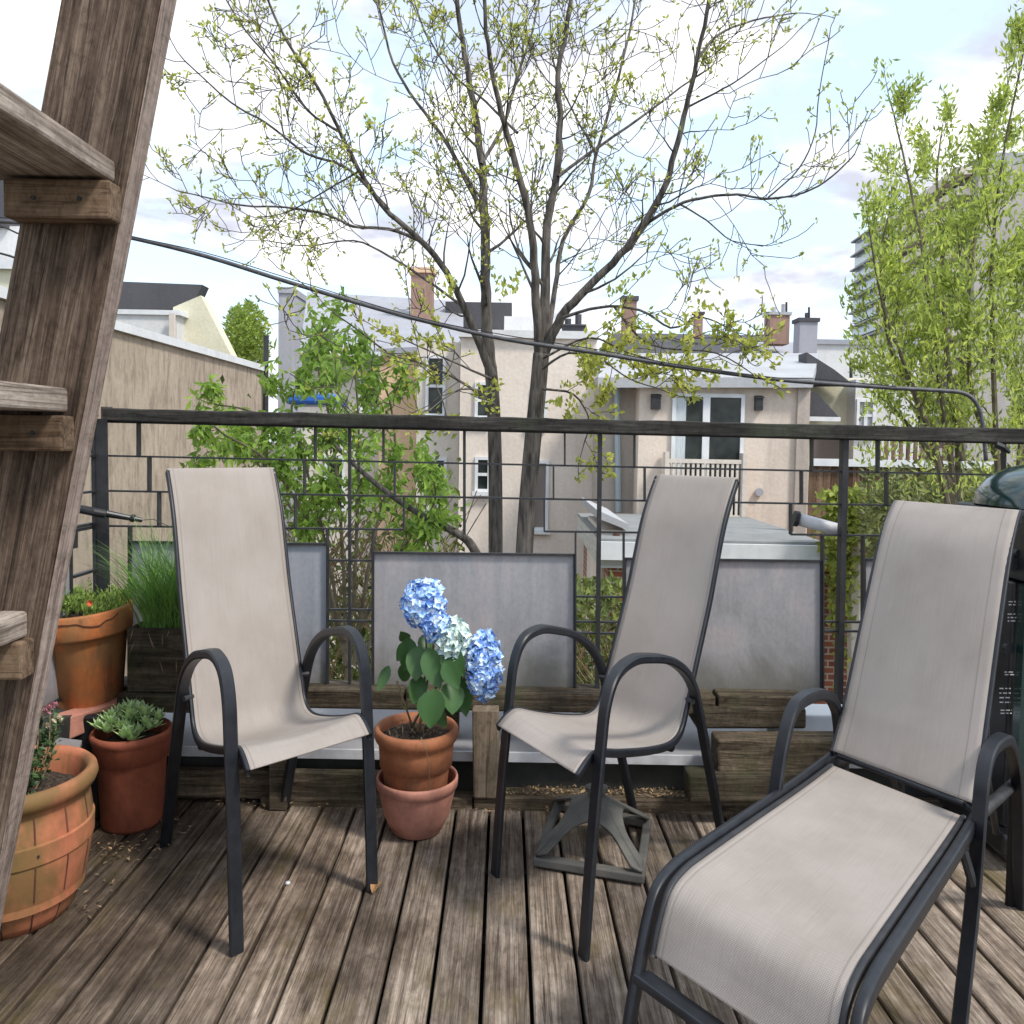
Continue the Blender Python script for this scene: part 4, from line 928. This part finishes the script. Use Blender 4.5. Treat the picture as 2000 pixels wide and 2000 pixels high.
# central row house (left part)
t = thing('row_house', (P(700, 800, 20).x, 20, -4.2), 'row house with grey sloping roof, peach corner and tan wall left of the tree', 'house', 'houses beyond the deck')
wallbox(t, 'wall', 'tan', 590, 742, 690, 20, 7); wallbox(t, 'peach_wall', 'peach', 742, 815, 686, 19.7, 7.2); wallbox(t, 'return_wall', 'tan', 815.5, 899, 668, 19.1, 8)
mb = MB()
for (ps, nm, m) in (([(585, 692), (820, 700), (820, 640), (600, 575), (585, 590)], 'roof', 'roof_grey'),):
    a = [P(585, 690, 19.6), P(905, 672, 19.6), P(905, 588, 24), P(600, 570, 24)]; MB().prism(a, (0, 0, -.12)).build('roof', M['roof_grey'], t)
wallbox(t, 'gutter', 'white_trim', 585, 742, 686, 19.5, .09, yb=693)
window(t, 712, 744, 708, 795, 19.995, hbarr=True) if False else None
window(t, 706, 738, 708, 795, 20.0); window(t, 838, 864, 700, 808, 19.1); window(t, 838, 866, 899, 985, 19.1); window(t, 640, 668, 895, 985, 20.0)
chimney(803, 843, 518, 640, 21.5, 'old_brick', 'tall brick chimney on the grey roof left of the tree trunks', 'peach')
wallbox(t, 'dormer', 'roof_dark', 870, 1000, 590, 22.5, 2, yb=640)
# centre cream house
t = thing('row_house', (P(1010, 800, 18.6).x, 18.6, -4.2), 'cream stucco house directly behind the two tree trunks', 'house', 'houses beyond the deck')
wallbox(t, 'wall', 'stucco_pink', 900, 1166, 658, 18.6, 8); wallbox(t, 'cornice', 'whitewall', 896, 1170, 645, 18.5, 8.2, yb=657.5)
window(t, 934, 952, 752, 812, 18.6); window(t, 934, 952, 898, 955, 18.6); window(t, 1045, 1064, 905, 1030, 18.6, m='tower_dark', hbarr=False); window(t, 1045, 1062, 760, 820, 18.6)
wallbox(t, 'roof_box', 'whitewall', 985, 1040, 618, 20, 1.6, yb=644.8)
# beige house with sliding door
t = thing('row_house', (P(1375, 900, 17).x, 17, -4.2), 'beige stucco house with white sliding door and wooden balconet right of centre', 'house', 'houses beyond the deck')
wallbox(t, 'wall', 'stucco_beige', 1250, 1583, 738, 17, 8); wallbox(t, 'side_wall', 'taupe', 1170, 1249.5, 735, 17.6, 7)
a = [P(1168, 737, 16.8), P(1588, 737, 16.8), P(1600, 690, 24), P(1180, 690, 24)]; MB().prism(a, (0, 0, -.15)).build('roof', M['roof_white'], t)
wallbox(t, 'corner_strip', 'taupe', 1560, 1584, 739, 16.93, .06)
w = window(t, 1320, 1440, 775, 1010, 17, mull=0, hbarr=False, fw=.055)
a_, b_ = P(1373, 775, 17), P(1380, 1010, 17); MB().box(a_.x, b_.x, 16.95, 16.99, b_.z+.002, a_.z-.002).build('mullion', M['white_trim'], w)
a_, b_ = P(1320, 776, 17), P(1334, 1009, 17); MB().box(a_.x+.002, b_.x, 16.98, 16.989, b_.z, a_.z).build('curtain', M['curtain'], w)
bal = MB(); zt_ = P(1380, 905, 16.75).z; zb_ = P(1380, 1012, 16.75).z
x0, x1 = P(1306, 905, 16.75).x, P(1450, 905, 16.75).x
bal.box(x0, x1, 16.72, 16.80, zt_, zt_+.06); bal.box(x0, x1, 16.72, 16.80, zb_, zb_+.05)
for k in range(16): x = x0+(x1-x0)*k/15; bal.box(x-.018, x+.018, 16.73, 16.79, zb_+.051, zt_-.001)
for x in (x0-.06, x1): bal.box(x, x+.06, 16.7, 16.95, zb_, zt_+.16)
bal.build('balconet', M['tan'], t)
for (x0, x1, y0, y1) in ((1271, 1288, 775, 800), (1473, 1486, 778, 802)):
    a_, b_ = P(x0, y0, 17), P(x1, y1, 17); lm = MB(); lm.box(a_.x, b_.x, 16.86, 16.998, b_.z, a_.z); lm.prism([(a_.x-.02, 16.84, a_.z+.001), (b_.x+.02, 16.84, a_.z+.001), (b_.x, 16.9, a_.z+.04), (a_.x, 16.9, a_.z+.04)], (0, .09, 0)); lm.build('wall_lamp', M['black'], t)
c = P(1482, 961, 16.98); MB().tube([c, c+Vector((0, -.05, 0))], .06, 14).build('wall_vent', M['greywall'], t)
MB().tube([P(1205, 745, 17.5), P(1208, 1000, 17.5)], .045, 8).build('downpipe', M['tower_glass'], t)
# flat roofed brick extension
t = thing('brick_extension', (P(1450, 1050, 12.5).x, 12.5, -4.2), 'flat roofed brick extension in front of the beige house', 'building')
zr = P(1450, 1062, 12.5).z; xa, xb = P(1190, 1060, 12.5).x, P(1600, 1060, 12.5).x; xbb = P(1668, 1100, 12.5).x
MB().box(xa, xbb, 12.6, 16.9, -4.2, zr-.30).build('wall', M['brick'], t)
MB().box(xa-.1, xb+.08, 12.5, 16.95, zr-.298, zr-.01).build('fascia', M['fascia'], t)
MB().box(xa-.1, xb+.08, 12.5, 16.95, zr-.008, zr+.03).build('roof', M['conc'], t)
MB().box(xa-.12, xb+.10, 12.42, 12.49, zr-.20, zr+.0).build('gutter', M['white_trim'], t)
tag(MB().box(.80, 2.6, 3.44, 3.60, .132, .238).build('white_ledge', M['white_trim'], bevel=.008), 'bright white ledge on the parapet behind the lounger arm', 'ledge')
# lean-to & lower left junction by chair
t = thing('lean_to', (P(1190, 1010, 13).x, 13, -4.2), 'small shed with pale sloped roof between trunks and right chair', 'shed')
MB().prism([P(1166, 1012, 13), P(1228, 1036, 13), P(1228, 1024, 13), P(1166, 996, 13)], (0, 3, 0)).build('roof', M['roof_white'], t)
wallbox(t, 'wall', 'tan', 1176, 1222, 1036, 13.1, 2.5); wallbox(t, 'door', 'taupe', 1196, 1218, 1060, 13.04, .05, yb=1300)
MB().tube([P(1204, 1040, 12.9), P(1204, 1400, 12.9)], .04, 8).build('downpipe', simple('rust', (.07, .03, .02), (.14, .07, .04), 8, .8), t)
# pale yellow house right
t = thing('row_house', (P(1650, 820, 21).x, 21, -4.2), 'pale yellow house with dark awning roofs and barred window at right', 'house', 'houses beyond the deck')
wallbox(t, 'wall', 'yellow', 1583, 1700, 738, 21, 6); wallbox(t, 'front_wall', 'whitewall', 1672, 1800, 742, 20.5, 6.4)
MB().prism([P(1576, 752, 20.3), P(1668, 752, 20.3), P(1630, 722, 20.3), P(1576, 688, 20.3)], (0, .6, 0)).build('roof', M['roof_dark'], t)
MB().prism([P(1578, 816, 20.0), P(1640, 816, 20.0), P(1596, 768, 20.0), P(1578, 762, 20.0)], (0, .9, 0)).build('awning_roof', M['roof_dark'], t)
wallbox(t, 'awning_fascia', 'white_trim', 1578, 1642, 814, 19.8, .09, yb=822)
window(t, 1678, 1702, 785, 838, 20.5, m='greywall', mull=1); wallbox(t, 'doorway', 'tower_dark', 1590, 1668, 840, 20.96, .03, yb=905) 
t = thing('wooden_fence', (P(1650, 950, 14).x, 14, -4.2), 'tall brown board fence with white rail behind the railing at right', 'fence')
mb = MB(); x = P(1580, 950, 14).x; xe = P(1960, 950, 14).x; zt_ = P(1650, 906, 14).z
while x < xe: mb.box(x, x+.085, 14, 14.03, -4.2, zt_+rnd(-.03, .03)); x += .09
mb.build('boards', M['fence'], t); MB().box(P(1580, 900, 14).x, xe, 13.93, 13.99, zt_-.03, zt_+.06).build('rail', M['white_trim'], t)
t = thing('terrace_screen', (P(1720, 860, 15.5).x, 15.5, -4.2), 'slatted grey brown terrace screen above the board fence', 'screen')
mb = MB(); x = P(1715, 850, 15.5).x; xe = P(1860, 850, 15.5).x; z0, z1 = P(1750, 905, 15.5).z, P(1750, 845, 15.5).z
while x < xe: mb.box(x, x+.05, 15.5, 15.53, -4.2, z1); x += .1
mb.build('slats', M['fence'], t)
# far terrace roofs & chimneys
t = thing('row_house', (P(1400, 690, 34).x, 34, -4.2), 'distant terrace with long dark grey roof above the beige house', 'house', 'houses beyond the deck')
wallbox(t, 'wall', 'whitewall', 1170, 1585, 690, 34, 6)
MB().prism([P(1165, 692, 33.7), P(1540, 692, 33.7), P(1500, 655, 37), P(1200, 650, 37)], (0, 0, -.2)).build('roof', M['roof_dark'], t)
MB().prism([P(1440, 693, 33.4), P(1585, 693, 33.4), P(1560, 668, 35), P(1470, 668, 35)], (0, 0, -.1)).build('side_roof', M['roof_grey'], t)
t = thing('row_house', (P(1700, 690, 40).x, 40, -4.2), 'distant white flat roofed building below the tower block', 'house', 'houses beyond the deck')
wallbox(t, 'wall', 'whitewall', 1586, 1800, 672, 40, 8); wallbox(t, 'parapet', 'roof_grey', 1580, 1806, 664, 39.9, 8.2, yb=671.5)
chimney(1505, 1541, 607, 672, 33, 'old_brick', 'banded brick chimney on the distant roof', 'roof_white', 2)
chimney(1563, 1595, 618, 700, 31, 'greywall', 'dark chimney with aerial nearest the tower block', 'roof_dark', 1)
chimney(1358, 1372, 607, 660, 35, 'old_brick', 'thin chimney alone on the long dark roof', 'roof_dark')
chimney(1218, 1242, 575, 668, 32, 'old_brick', 'brick chimney among yellow leaves right of the trunks', 'roof_dark')
chimney(1100, 1140, 632, 665, 24, 'roof_dark', 'squat dark chimney stack just right of the trunk fork', 'roof_dark', 2)
for x, y0, y1, Y, w, lb in ((1536, 590, 615, 33, .03, 'thin aerial mast on the banded brick chimney'), (1580, 600, 622, 31, .03, 'thin aerial mast above the dark chimney nearest the tower block'), (1662, 700, 738, 33, .05, 'dark vent pipe standing right of the dark awning roof'), (670, 560, 582, 24, .03, 'short thin mast on the grey roof left of the tall brick chimney')):
    MB_ = MB().tube([P(x, y1, Y), P(x, y0, Y)], w, 5); tag(MB_.build('roof_mast', M['black']), lb, 'aerial')
t = MB(); t.box(P(556, 760, 15).x, P(655, 760, 15).x, 15, 16.2, P(600, 790, 15).z, P(600, 768, 15).z); tag(t.build('blue_tarp', M['tarp'], bevel=.05), 'bright blue tarpaulin showing through the green leaves', 'tarp')

# high-rise
Ax, Ay = P(1674, 500, 150).x, 150.0; Bx, By = P(1905, 500, 105).x, 105.0
zt_ = P(1674, 487, 150).z; t = thing('tower_block', (Ax, Ay, -4.2), 'high rise apartment block with glass corner and stacked balconies behind the right tree', 'tower')
A3, B3 = Vector((Ax, Ay, 0)), Vector((Bx, By, 0)); dr = (B3-A3); dl = dr.length; dr.normalize(); nr = Vector((-1, 0, 0)); nr = (nr-dr*nr.dot(dr)).normalized()
def tb(u0, u1, o0, o1, z0, z1, name, m, par=None):
    pts = [A3+dr*u0*dl+nr*o0, A3+dr*u1*dl+nr*o0, A3+dr*u1*dl+nr*o1, A3+dr*u0*dl+nr*o1]
    pts = [Vector((p.x, p.y, z0)) for p in pts]; return MB().prism(pts, (0, 0, z1-z0)).build(name, M[m], par or t)
tb(0, 1, 0, -35, -4.2, zt_, 'body', 'tower'); tb(.45, 1, -.5, -30, zt_+.01, zt_+1.2, 'penthouse', 'roof_white')
nfl = 15; fh = (zt_+1)/nfl
for k in range(nfl):
    z = 0+k*fh
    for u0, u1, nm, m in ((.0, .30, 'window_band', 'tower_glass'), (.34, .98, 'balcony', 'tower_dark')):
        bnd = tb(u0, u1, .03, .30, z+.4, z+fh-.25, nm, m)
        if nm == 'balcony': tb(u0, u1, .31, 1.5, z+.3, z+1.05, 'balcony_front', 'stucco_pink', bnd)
    tb(0, .31, .0+.31, .9, z+fh-.24, z+fh-.05, 'slab', 'roof_white')

# ================================================================== TREES
def branch(tbm, lfm, p, d, ln, r, lvl, o):
    nseg = o.get('seg', 5); pts = [p.copy()]; rs = [r]; q_ = p.copy(); d = d.normalized()
    for k in range(nseg):
        d = (d+Vector((rnd(-1, 1)*K, rnd(-1, 1)*.8, rnd(-1, 1)))*o['wig']+Vector((0, 0, o['up']))).normalized()
        q_ = q_+d*ln/nseg; pts.append(q_.copy()); rs.append(max(o['rmin'], r*(1-.8*(k+1)/nseg)))
        if lvl > 0:
            for _ in range(o['kids'] if k > 0 else 0):
                if random.random() < o['pk']:
                    s_ = d.orthogonal().normalized(); s_.rotate(Matrix.Rotation(rnd(0, 6.28), 3, d)); s_.x *= K*1.3
                    branch(tbm, lfm, q_, d*.65+s_*.8, ln*rnd(.4, .7), max(o['rmin'], rs[-1]*.6), lvl-1, o)
        if lvl <= o['leaflvl'] and random.random() < o['pleaf']: o['leaf'](lfm, q_, d)
    tbm.tube(pts, rs, 3 if r < .008 else 5, cap=False)
    o['leaf'](lfm, q_, d)
def limb(tbm, lfm, px, Y, r0, r1, o, dY=0, start=.2, step=.2, ln=(.3, .8), lvl=2, k=8):
    m = len(px); P3 = [P(x, y, Y+dY*i/(m-1)) for i, (x, y) in enumerate(px)]
    pts = [Vector(p) for p in smooth_path([tuple(p) for p in P3], 4)]; n = len(pts)
    pts = [p+Vector((rnd(-1, 1), rnd(-1, 1), rnd(-1, 1)))*r1*.5 for p in pts]
    rs = [r0+(r1-r0)*(i/(n-1))**.8 for i in range(n)]
    tbm.tube(pts, rs, k, cap=False)
    acc = 0; tot = sum((pts[i+1]-pts[i]).length for i in range(n-1)); s = 0
    for i in range(n-1):
        seg = pts[i+1]-pts[i]; s += seg.length; acc += seg.length
        if s/tot < start: acc = 0; continue
        while acc > step:
            acc -= step; t = seg.normalized(); sd_ = t.orthogonal().normalized(); sd_.rotate(Matrix.Rotation(rnd(0, 6.28), 3, t)); sd_.x *= K*1.3
            f = 1-.5*s/tot
            branch(tbm, lfm, pts[i]+seg*random.random(), t*rnd(.4, .9)+sd_*rnd(.6, 1.1), rnd(*ln)*f, max(o['rmin'], rs[i]*.38 if rs[i] < .03 else .011), lvl, o)
    branch(tbm, lfm, pts[-1], pts[-1]-pts[-2], ln[0], rs[-1], max(0, lvl-1), o)
def bud_leaf(n=3, l=(.022, .05), w=.5, sp=.012):
    def fn(m, p, d):
        for _ in range(n): m.leaf(p+Vector((rnd(-sp, sp), rnd(-sp, sp), rnd(-sp, sp))), d*.5+Vector((rnd(-1, 1)*K, rnd(-1, 1), rnd(-.6, 1))), Vector((rnd(-1, 1), -1, rnd(-1, 1))), *(lambda a: (a, a*w))(rnd(*l)))
    return fn
def darkbud(m, p, d):
    pass
mt_ = thing('bare_tree', (P(995, 1400, 6.5).x, 6.5, -4.2), 'tall twin trunk tree with spreading thin branches and first yellow green buds', 'tree')
tA, tB, cr1, lf1 = MB(), MB(), MB(), MB()
def trunk(mb, px, Y, rad):
    pts = [P(x, y, Y) for x, y in px]; q0 = pts[0].copy(); q0.z = -4.2; pts = [q0]+pts
    sm = [Vector(p) for p in smooth_path([tuple(p) for p in pts], 6)]; n = len(sm)
    mb.tube(sm, [rad[0]+(rad[1]-rad[0])*i/(n-1) for i in range(n)], 14)
trunk(tA, [(968, 1400), (968, 1080), (967, 900), (963, 780), (958, 715)], 6.5, (.046, .036)); trunk(tB, [(1010, 1400), (1024, 1080), (1037, 900), (1050, 770), (1057, 690)], 6.3, (.052, .045))
tA.build('trunk', M['bark'], mt_, smooth=True); tB.build('trunk', M['bark'], mt_, smooth=True)
op = dict(wig=.28, up=.09, kids=1, pk=.78, rmin=.0026, leaflvl=0, pleaf=.17, leaf=bud_leaf(3, (.018, .038), .42), seg=5)
def br1(px, Y, r0, r1, dY=0, **kw):
    a = dict(start=.1, step=.15, ln=(.28, .75), lvl=2); a.update(kw); limb(cr1, lf1, px, Y, r0*.82, r1*.85, op, dY, **a)
br1([(958, 720), (950, 620), (948, 520), (945, 400), (942, 330), (930, 240), (915, 150), (900, 60), (885, -80)], 6.5, .045, .014, .3)
br1([(961, 735), (940, 680), (915, 620), (890, 565), (850, 500), (800, 450), (750, 405), (700, 330), (660, 250), (620, 170), (560, 80), (515, -20)], 6.45, .032, .006, -.5)
br1([(760, 410), (680, 330), (600, 300), (520, 240), (450, 200), (360, 118)], 6.2, .012, .004, -.5, start=.1)
br1([(820, 470), (760, 448), (690, 442), (640, 420), (560, 405), (480, 402), (420, 390), (345, 372)], 6.3, .013, .004, .4)
br1([(700, 335), (640, 370), (560, 415), (500, 425)], 6.1, .008, .003, .3)
br1([(905, 600), (830, 545), (760, 500), (690, 470), (600, 480), (520, 470)], 6.5, .011, .004, .8)
br1([(660, 255), (600, 215), (540, 130), (480, 60), (430, -20)], 6.2, .010, .004, -.3)
br1([(945, 420), (900, 330), (860, 260), (800, 180), (760, 100), (735, -20)], 6.6, .020, .006, .6)
br1([(940, 320), (985, 240), (1010, 150), (1040, 60), (1060, -40)], 6.5, .015, .006, .5)
br1([(1055, 695), (1050, 640), (1045, 540), (1035, 430), (1010, 330), (985, 240), (962, 150), (950, 60), (940, -80)], 6.3, .036, .010, -.4)
br1([(1060, 695), (1064, 640), (1066, 540), (1070, 440), (1086, 340), (1094, 240), (1090, 150), (1105, 60), (1125, -60)], 6.3, .042, .012, .3)
br1([(1064, 690), (1085, 640), (1110, 600), (1155, 555), (1210, 500), (1262, 430), (1300, 360), (1325, 270), (1345, 190), (1365, 100), (1385, 0), (1400, -80)], 6.3, .036, .010, -.3)
br1([(1070, 650), (1085, 560), (1100, 470), (1150, 380), (1165, 300), (1200, 180), (1230, 60), (1245, -40)], 6.4, .020, .007, .9)
br1([(1250, 445), (1320, 402), (1380, 385), (1440, 380), (1500, 388), (1570, 376), (1625, 345), (1670, 300)], 6.2, .012, .004, -.4, lvl=1)
br1([(1500, 386), (1560, 330), (1592, 260), (1600, 180), (1622, 60)], 6.1, .006, .003, 0, lvl=0, ln=(.08, .18))
br1([(1360, 120), (1400, 70), (1470, 40), (1560, 25)], 6.2, .012, .004, .3, lvl=1)
br1([(1340, 210), (1400, 180), (1450, 150), (1530, 90)], 6.2, .009, .003, -.3, lvl=1)
br1([(1090, 345), (1150, 300), (1250, 230), (1330, 170), (1390, 130)], 6.4, .013, .005, .5)
br1([(1100, 620), (1170, 600), (1250, 605), (1310, 640), (1370, 620), (1420, 640)], 6.2, .012, .004, -.5)
br1([(1330, 400), (1380, 430), (1430, 470), (1500, 480)], 6.2, .007, .003, 0, lvl=1)
br1([(965, 790), (900, 745), (830, 712), (760, 690), (700, 645), (650, 610)], 6.4, .011, .004, -.7)
br1([(1010, 260), (950, 200), (880, 140), (830, 60), (800, -30)], 6.6, .011, .005, .7)
br1([(1165, 300), (1120, 220), (1080, 120), (1075, 20)], 6.8, .010, .005, .5)
# leafier low twigs right of the fork
op2 = dict(op); op2['leaf'] = bud_leaf(5, (.025, .050), .5, .025); op2['pleaf'] = .6; op2['wig'] = .35; op2['up'] = -.02
for px in ([(1060, 720), (1110, 690), (1170, 700), (1230, 740), (1290, 760)], [(1060, 700), (1150, 660), (1230, 690), (1330, 720)], [(1060, 760), (1120, 770), (1150, 820), (1140, 870)], [(965, 770), (900, 760), (840, 800)], [(1200, 600), (1250, 660), (1300, 680), (1400, 690), (1470, 730)], [(960, 740), (870, 700), (760, 650)]):
    limb(cr1, lf1, px, 6.1, .008, .003, op2, rnd(-.6, .3), start=.1, step=.14, ln=(.18, .45), lvl=1, k=5)
for (cx_, cy_) in ((1170, 710), (1260, 720), (1140, 770), (1210, 570), (1240, 690), (1320, 700), (1095, 790), (980, 560), (870, 560), (1000, 150), (1370, 600)):
    for i in range(9):
        p = P(cx_+random.gauss(0, 26), cy_+random.gauss(0, 18), 6.1+rnd(-.3, .3)); op2['leaf'](lf1, p, Vector((0, 0, 1)))
cr1.build('branches', M['bark'], mt_, smooth=True); lf1.build('crown', M['bud'], mt_)

# leafy sapling in the left middle
sp_t = thing('leafy_sapling', (P(670, 1300, 7.2).x, 7.2, -4.2), 'young bright green leafy tree behind the railing left of the trunks', 'tree')
st2, lf2 = MB(), MB()
def droop_leaf(n=7, l=(.05, .10), w=.32, sp=.05):
    def fn(m, p, d):
        for _ in range(n): m.leaf(p+Vector((rnd(-sp, sp), rnd(-sp, sp), rnd(-sp, sp))), Vector((rnd(-1, 1)*K, rnd(-1, 1), rnd(-1.1, .4))), Vector((rnd(-1, 1), -1, rnd(-1, 1))), *(lambda a: (a, a*w))(rnd(*l)))
    return fn
op3 = dict(wig=.22, up=.10, kids=1, pk=.6, rmin=.003, leaflvl=1, pleaf=.85, leaf=droop_leaf(), seg=4)
for px in ([(680, 1350), (670, 1100), (660, 950), (640, 800), (620, 700), (650, 620)], [(675, 1300), (640, 1080), (600, 920), (570, 800), (600, 690)], [(672, 1250), (600, 1020), (520, 900), (440, 850), (415, 830)], [(690, 1300), (730, 1050), (770, 900), (760, 780), (720, 690)], [(690, 1250), (780, 1080), (850, 980), (830, 900)], [(680, 1300), (620, 1100), (560, 980), (500, 900), (480, 860)], [(690, 1200), (700, 950), (700, 820), (690, 700)], [(700, 1300), (800, 1100), (860, 1000), (840, 930)], [(620, 830), (560, 830), (480, 800), (420, 790)]):
    limb(st2, lf2, px, 7.2, .016, .004, op3, rnd(-.8, .8), start=.42, step=.17, ln=(.15, .36), lvl=1, k=6)
for cx_, cy_, sx2, sy2, nn_ in ((640, 650, 28, 34, 100), (610, 730, 36, 30, 120), (690, 720, 30, 30, 60), (560, 830, 45, 25, 100), (420, 870, 18, 16, 46), (480, 860, 28, 14, 50), (650, 960, 45, 35, 130), (600, 1000, 40, 30, 100), (800, 960, 40, 35, 40), (850, 1000, 25, 25, 26), (690, 870, 50, 30, 90)):
    for i in range(nn_//4): droop_leaf(5)(lf2, P(cx_+random.gauss(0, sx2), cy_+random.gauss(0, sy2), 7.2+random.gauss(0, .4)), Vector((0, 0, 1)))
st2.build('branches', M['bark2'], sp_t); lf2.build('crown', M['sap'], sp_t)
mb = MB(); mb.tube(smooth_path([tuple(P(x, y, 6.9)) for x, y in ((655, 870), (700, 915), (760, 965), (830, 1010), (880, 1035), (915, 1058), (940, 1100))], 4), [.012+.0008*i for i in range(25)], 7); mb.build('fallen_limb', M['bark'], sp_t, smooth=True)
# tangle of dry stems and greens below, seen between the panels
mb = MB(); lf = MB()
for i in range(420):
    x = rnd(560, 900) if random.random() < .8 else rnd(1130, 1215); y = rnd(1080, 1420) if x < 1000 else rnd(1280, 1420); p = P(x, y, rnd(7.3, 8.6)); d = Vector((rnd(-.9, .9), rnd(-.3, .3), 1)); q_ = p+d*rnd(.2, .55)
    mb.tube([p, (p+q_)/2+Vector((rnd(-.05, .05), 0, 0)), q_], .004, 3, cap=False)
tag(mb.build('dry_stems', M['dry']), kind='stuff')
for i in range(9000):
    x = rnd(380, 900); y = 1420-abs(random.gauss(0, 190))
    if i % 5 == 0: x = rnd(1120, 1230); y = rnd(1130, 1430)
    p = P(x, y, rnd(7.6, 9.5)); lf.leaf(p, Vector((rnd(-1, 1), rnd(-1, 1), rnd(-1, 1))), Vector((rnd(-1, 1), -1, rnd(-1, 1))), rnd(.04, .10), rnd(.02, .05))
M['under_leaf'] = m_leaf('undergrowth_leaf', (.13, .17, .05), .6, .3)
tag(lf.build('undergrowth', M['under_leaf']), kind='stuff')
# right tree
rt = thing('leafy_tree', (P(1880, 1100, 8.5).x, 8.5, -4.2), 'slender upright tree thick with yellow green spring leaves at the right edge', 'tree')
st3, lf3 = MB(), MB()
op4 = dict(wig=.14, up=.20, kids=1, pk=.75, rmin=.003, leaflvl=1, pleaf=.95, leaf=bud_leaf(7, (.035, .075), .3, .06), seg=5)
for px, st_f in (([(1870, 1250), (1862, 960), (1845, 820), (1820, 640), (1800, 480), (1770, 330), (1740, 200)], .3), ([(1875, 1200), (1870, 900), (1880, 700), (1900, 500), (1935, 300), (1980, 120)], .3), ([(1960, 1200), (1950, 950), (1940, 700), (1938, 500), (1960, 300), (2000, 100)], .3), ([(1865, 1050), (1820, 860), (1770, 720), (1725, 600), (1700, 460)], .35), ([(1865, 1000), (1800, 800), (1740, 680), (1720, 520), (1735, 420)], .35), ([(1980, 1100), (2000, 800), (2050, 500), (2080, 250)], .3), ([(1880, 900), (1850, 700), (1840, 500), (1830, 350), (1840, 250)], .3), ([(1860, 950), (1790, 850), (1730, 780), (1700, 720)], .3), ([(1950, 900), (1900, 780), (1890, 640), (1870, 450)], .3), ([(1970, 1000), (2010, 850), (2030, 700), (2010, 500)], .2)):
    limb(st3, lf3, px, 8.5, .030, .005, op4, rnd(-1, 1), start=st_f, step=.20, ln=(.28, .55), lvl=1, k=7)
for i in range(1000):
    x, y = rnd(1690, 2060), rnd(400, 960)
    if noise.noise(Vector((x/45, y/45, 3))) > -.02: op4['leaf'](lf3, P(x, y, 8.5+random.gauss(0, .6)), Vector((0, 0, 1)))
for i in range(330):
    x = 1690+360*random.random()**.8; y = rnd(260, 780)+max(0, 1800-x)*.9
    if noise.noise(Vector((x/38, y/60, 9))) > -.12: op4['leaf'](lf3, P(x, y, 8.5+random.gauss(0, .7)), Vector((0, 0, 1)))
st3.build('branches', M['bark2'], rt); lf3.build('crown', M['willow'], rt)
# vine on the brick wall by the lounger, low greens at right
t = thing('climbing_vine', P(1640, 1100, 12.4), 'yellow green vine climbing the brick wall beside the lounger back', 'vine')
mb = MB(); 
for i in range(1500):
    y = 960+abs(random.gauss(0, 120)); x = 1648+random.gauss(0, 20)
    mb.leaf(P(x, y, 12.3+rnd(-.2, .2)), Vector((rnd(-1, 1), rnd(-1, 1), rnd(-1, 1))), Vector((rnd(-1, 1), -1, rnd(-1, 1))), rnd(.06, .13), rnd(.04, .08))
mb.build('foliage', M['vine'], t)
MB().tube([P(1672, 1000, 12.3), P(1672, 1500, 12.3)], .10, 8).build('support_post', M['tan'], t)
mb = MB()
for i in range(9000):
    x = rnd(1690, 2150); y = 1010+random.gauss(0, 42); p = P(x, y, rnd(10, 12.5)); mb.leaf(p, Vector((rnd(-1, 1), rnd(-1, 1), rnd(-.6, 1))), Vector((rnd(-1, 1), -1, rnd(-1, 1))), rnd(.06, .14), rnd(.02, .05))
tag(mb.build('brush', m_leaf('brush_leaf', (.17, .20, .075), .5, .3)), kind='stuff')
# round tree far left
t = thing('round_tree', (P(482, 700, 26).x, 26, -4.2), 'rounded lime green tree above the stucco wall at left', 'tree')
mb = MB(); mb.tube([(P(482, 700, 26).x, 26, -4.2), P(482, 680, 26)], .2, 8); mb.build('trunk', M['bark'], t)
mb = MB()
for i in range(9000):
    d = Vector((random.gauss(0, 1), random.gauss(0, 1), random.gauss(0, 1))).normalized()*random.random()**.4
    if noise.noise(d*3.4) < -.08: continue
    p = P(480+d.x*48, 672-d.z*84, 26+d.y*1.2); mb.leaf(p, Vector((rnd(-1, 1), rnd(-1, 1), rnd(-.3, 1))), Vector((rnd(-1, 1), -1, rnd(-1, 1))), rnd(.06, .14), rnd(.03, .06))
mb.build('crown', M['farleaf'], t)
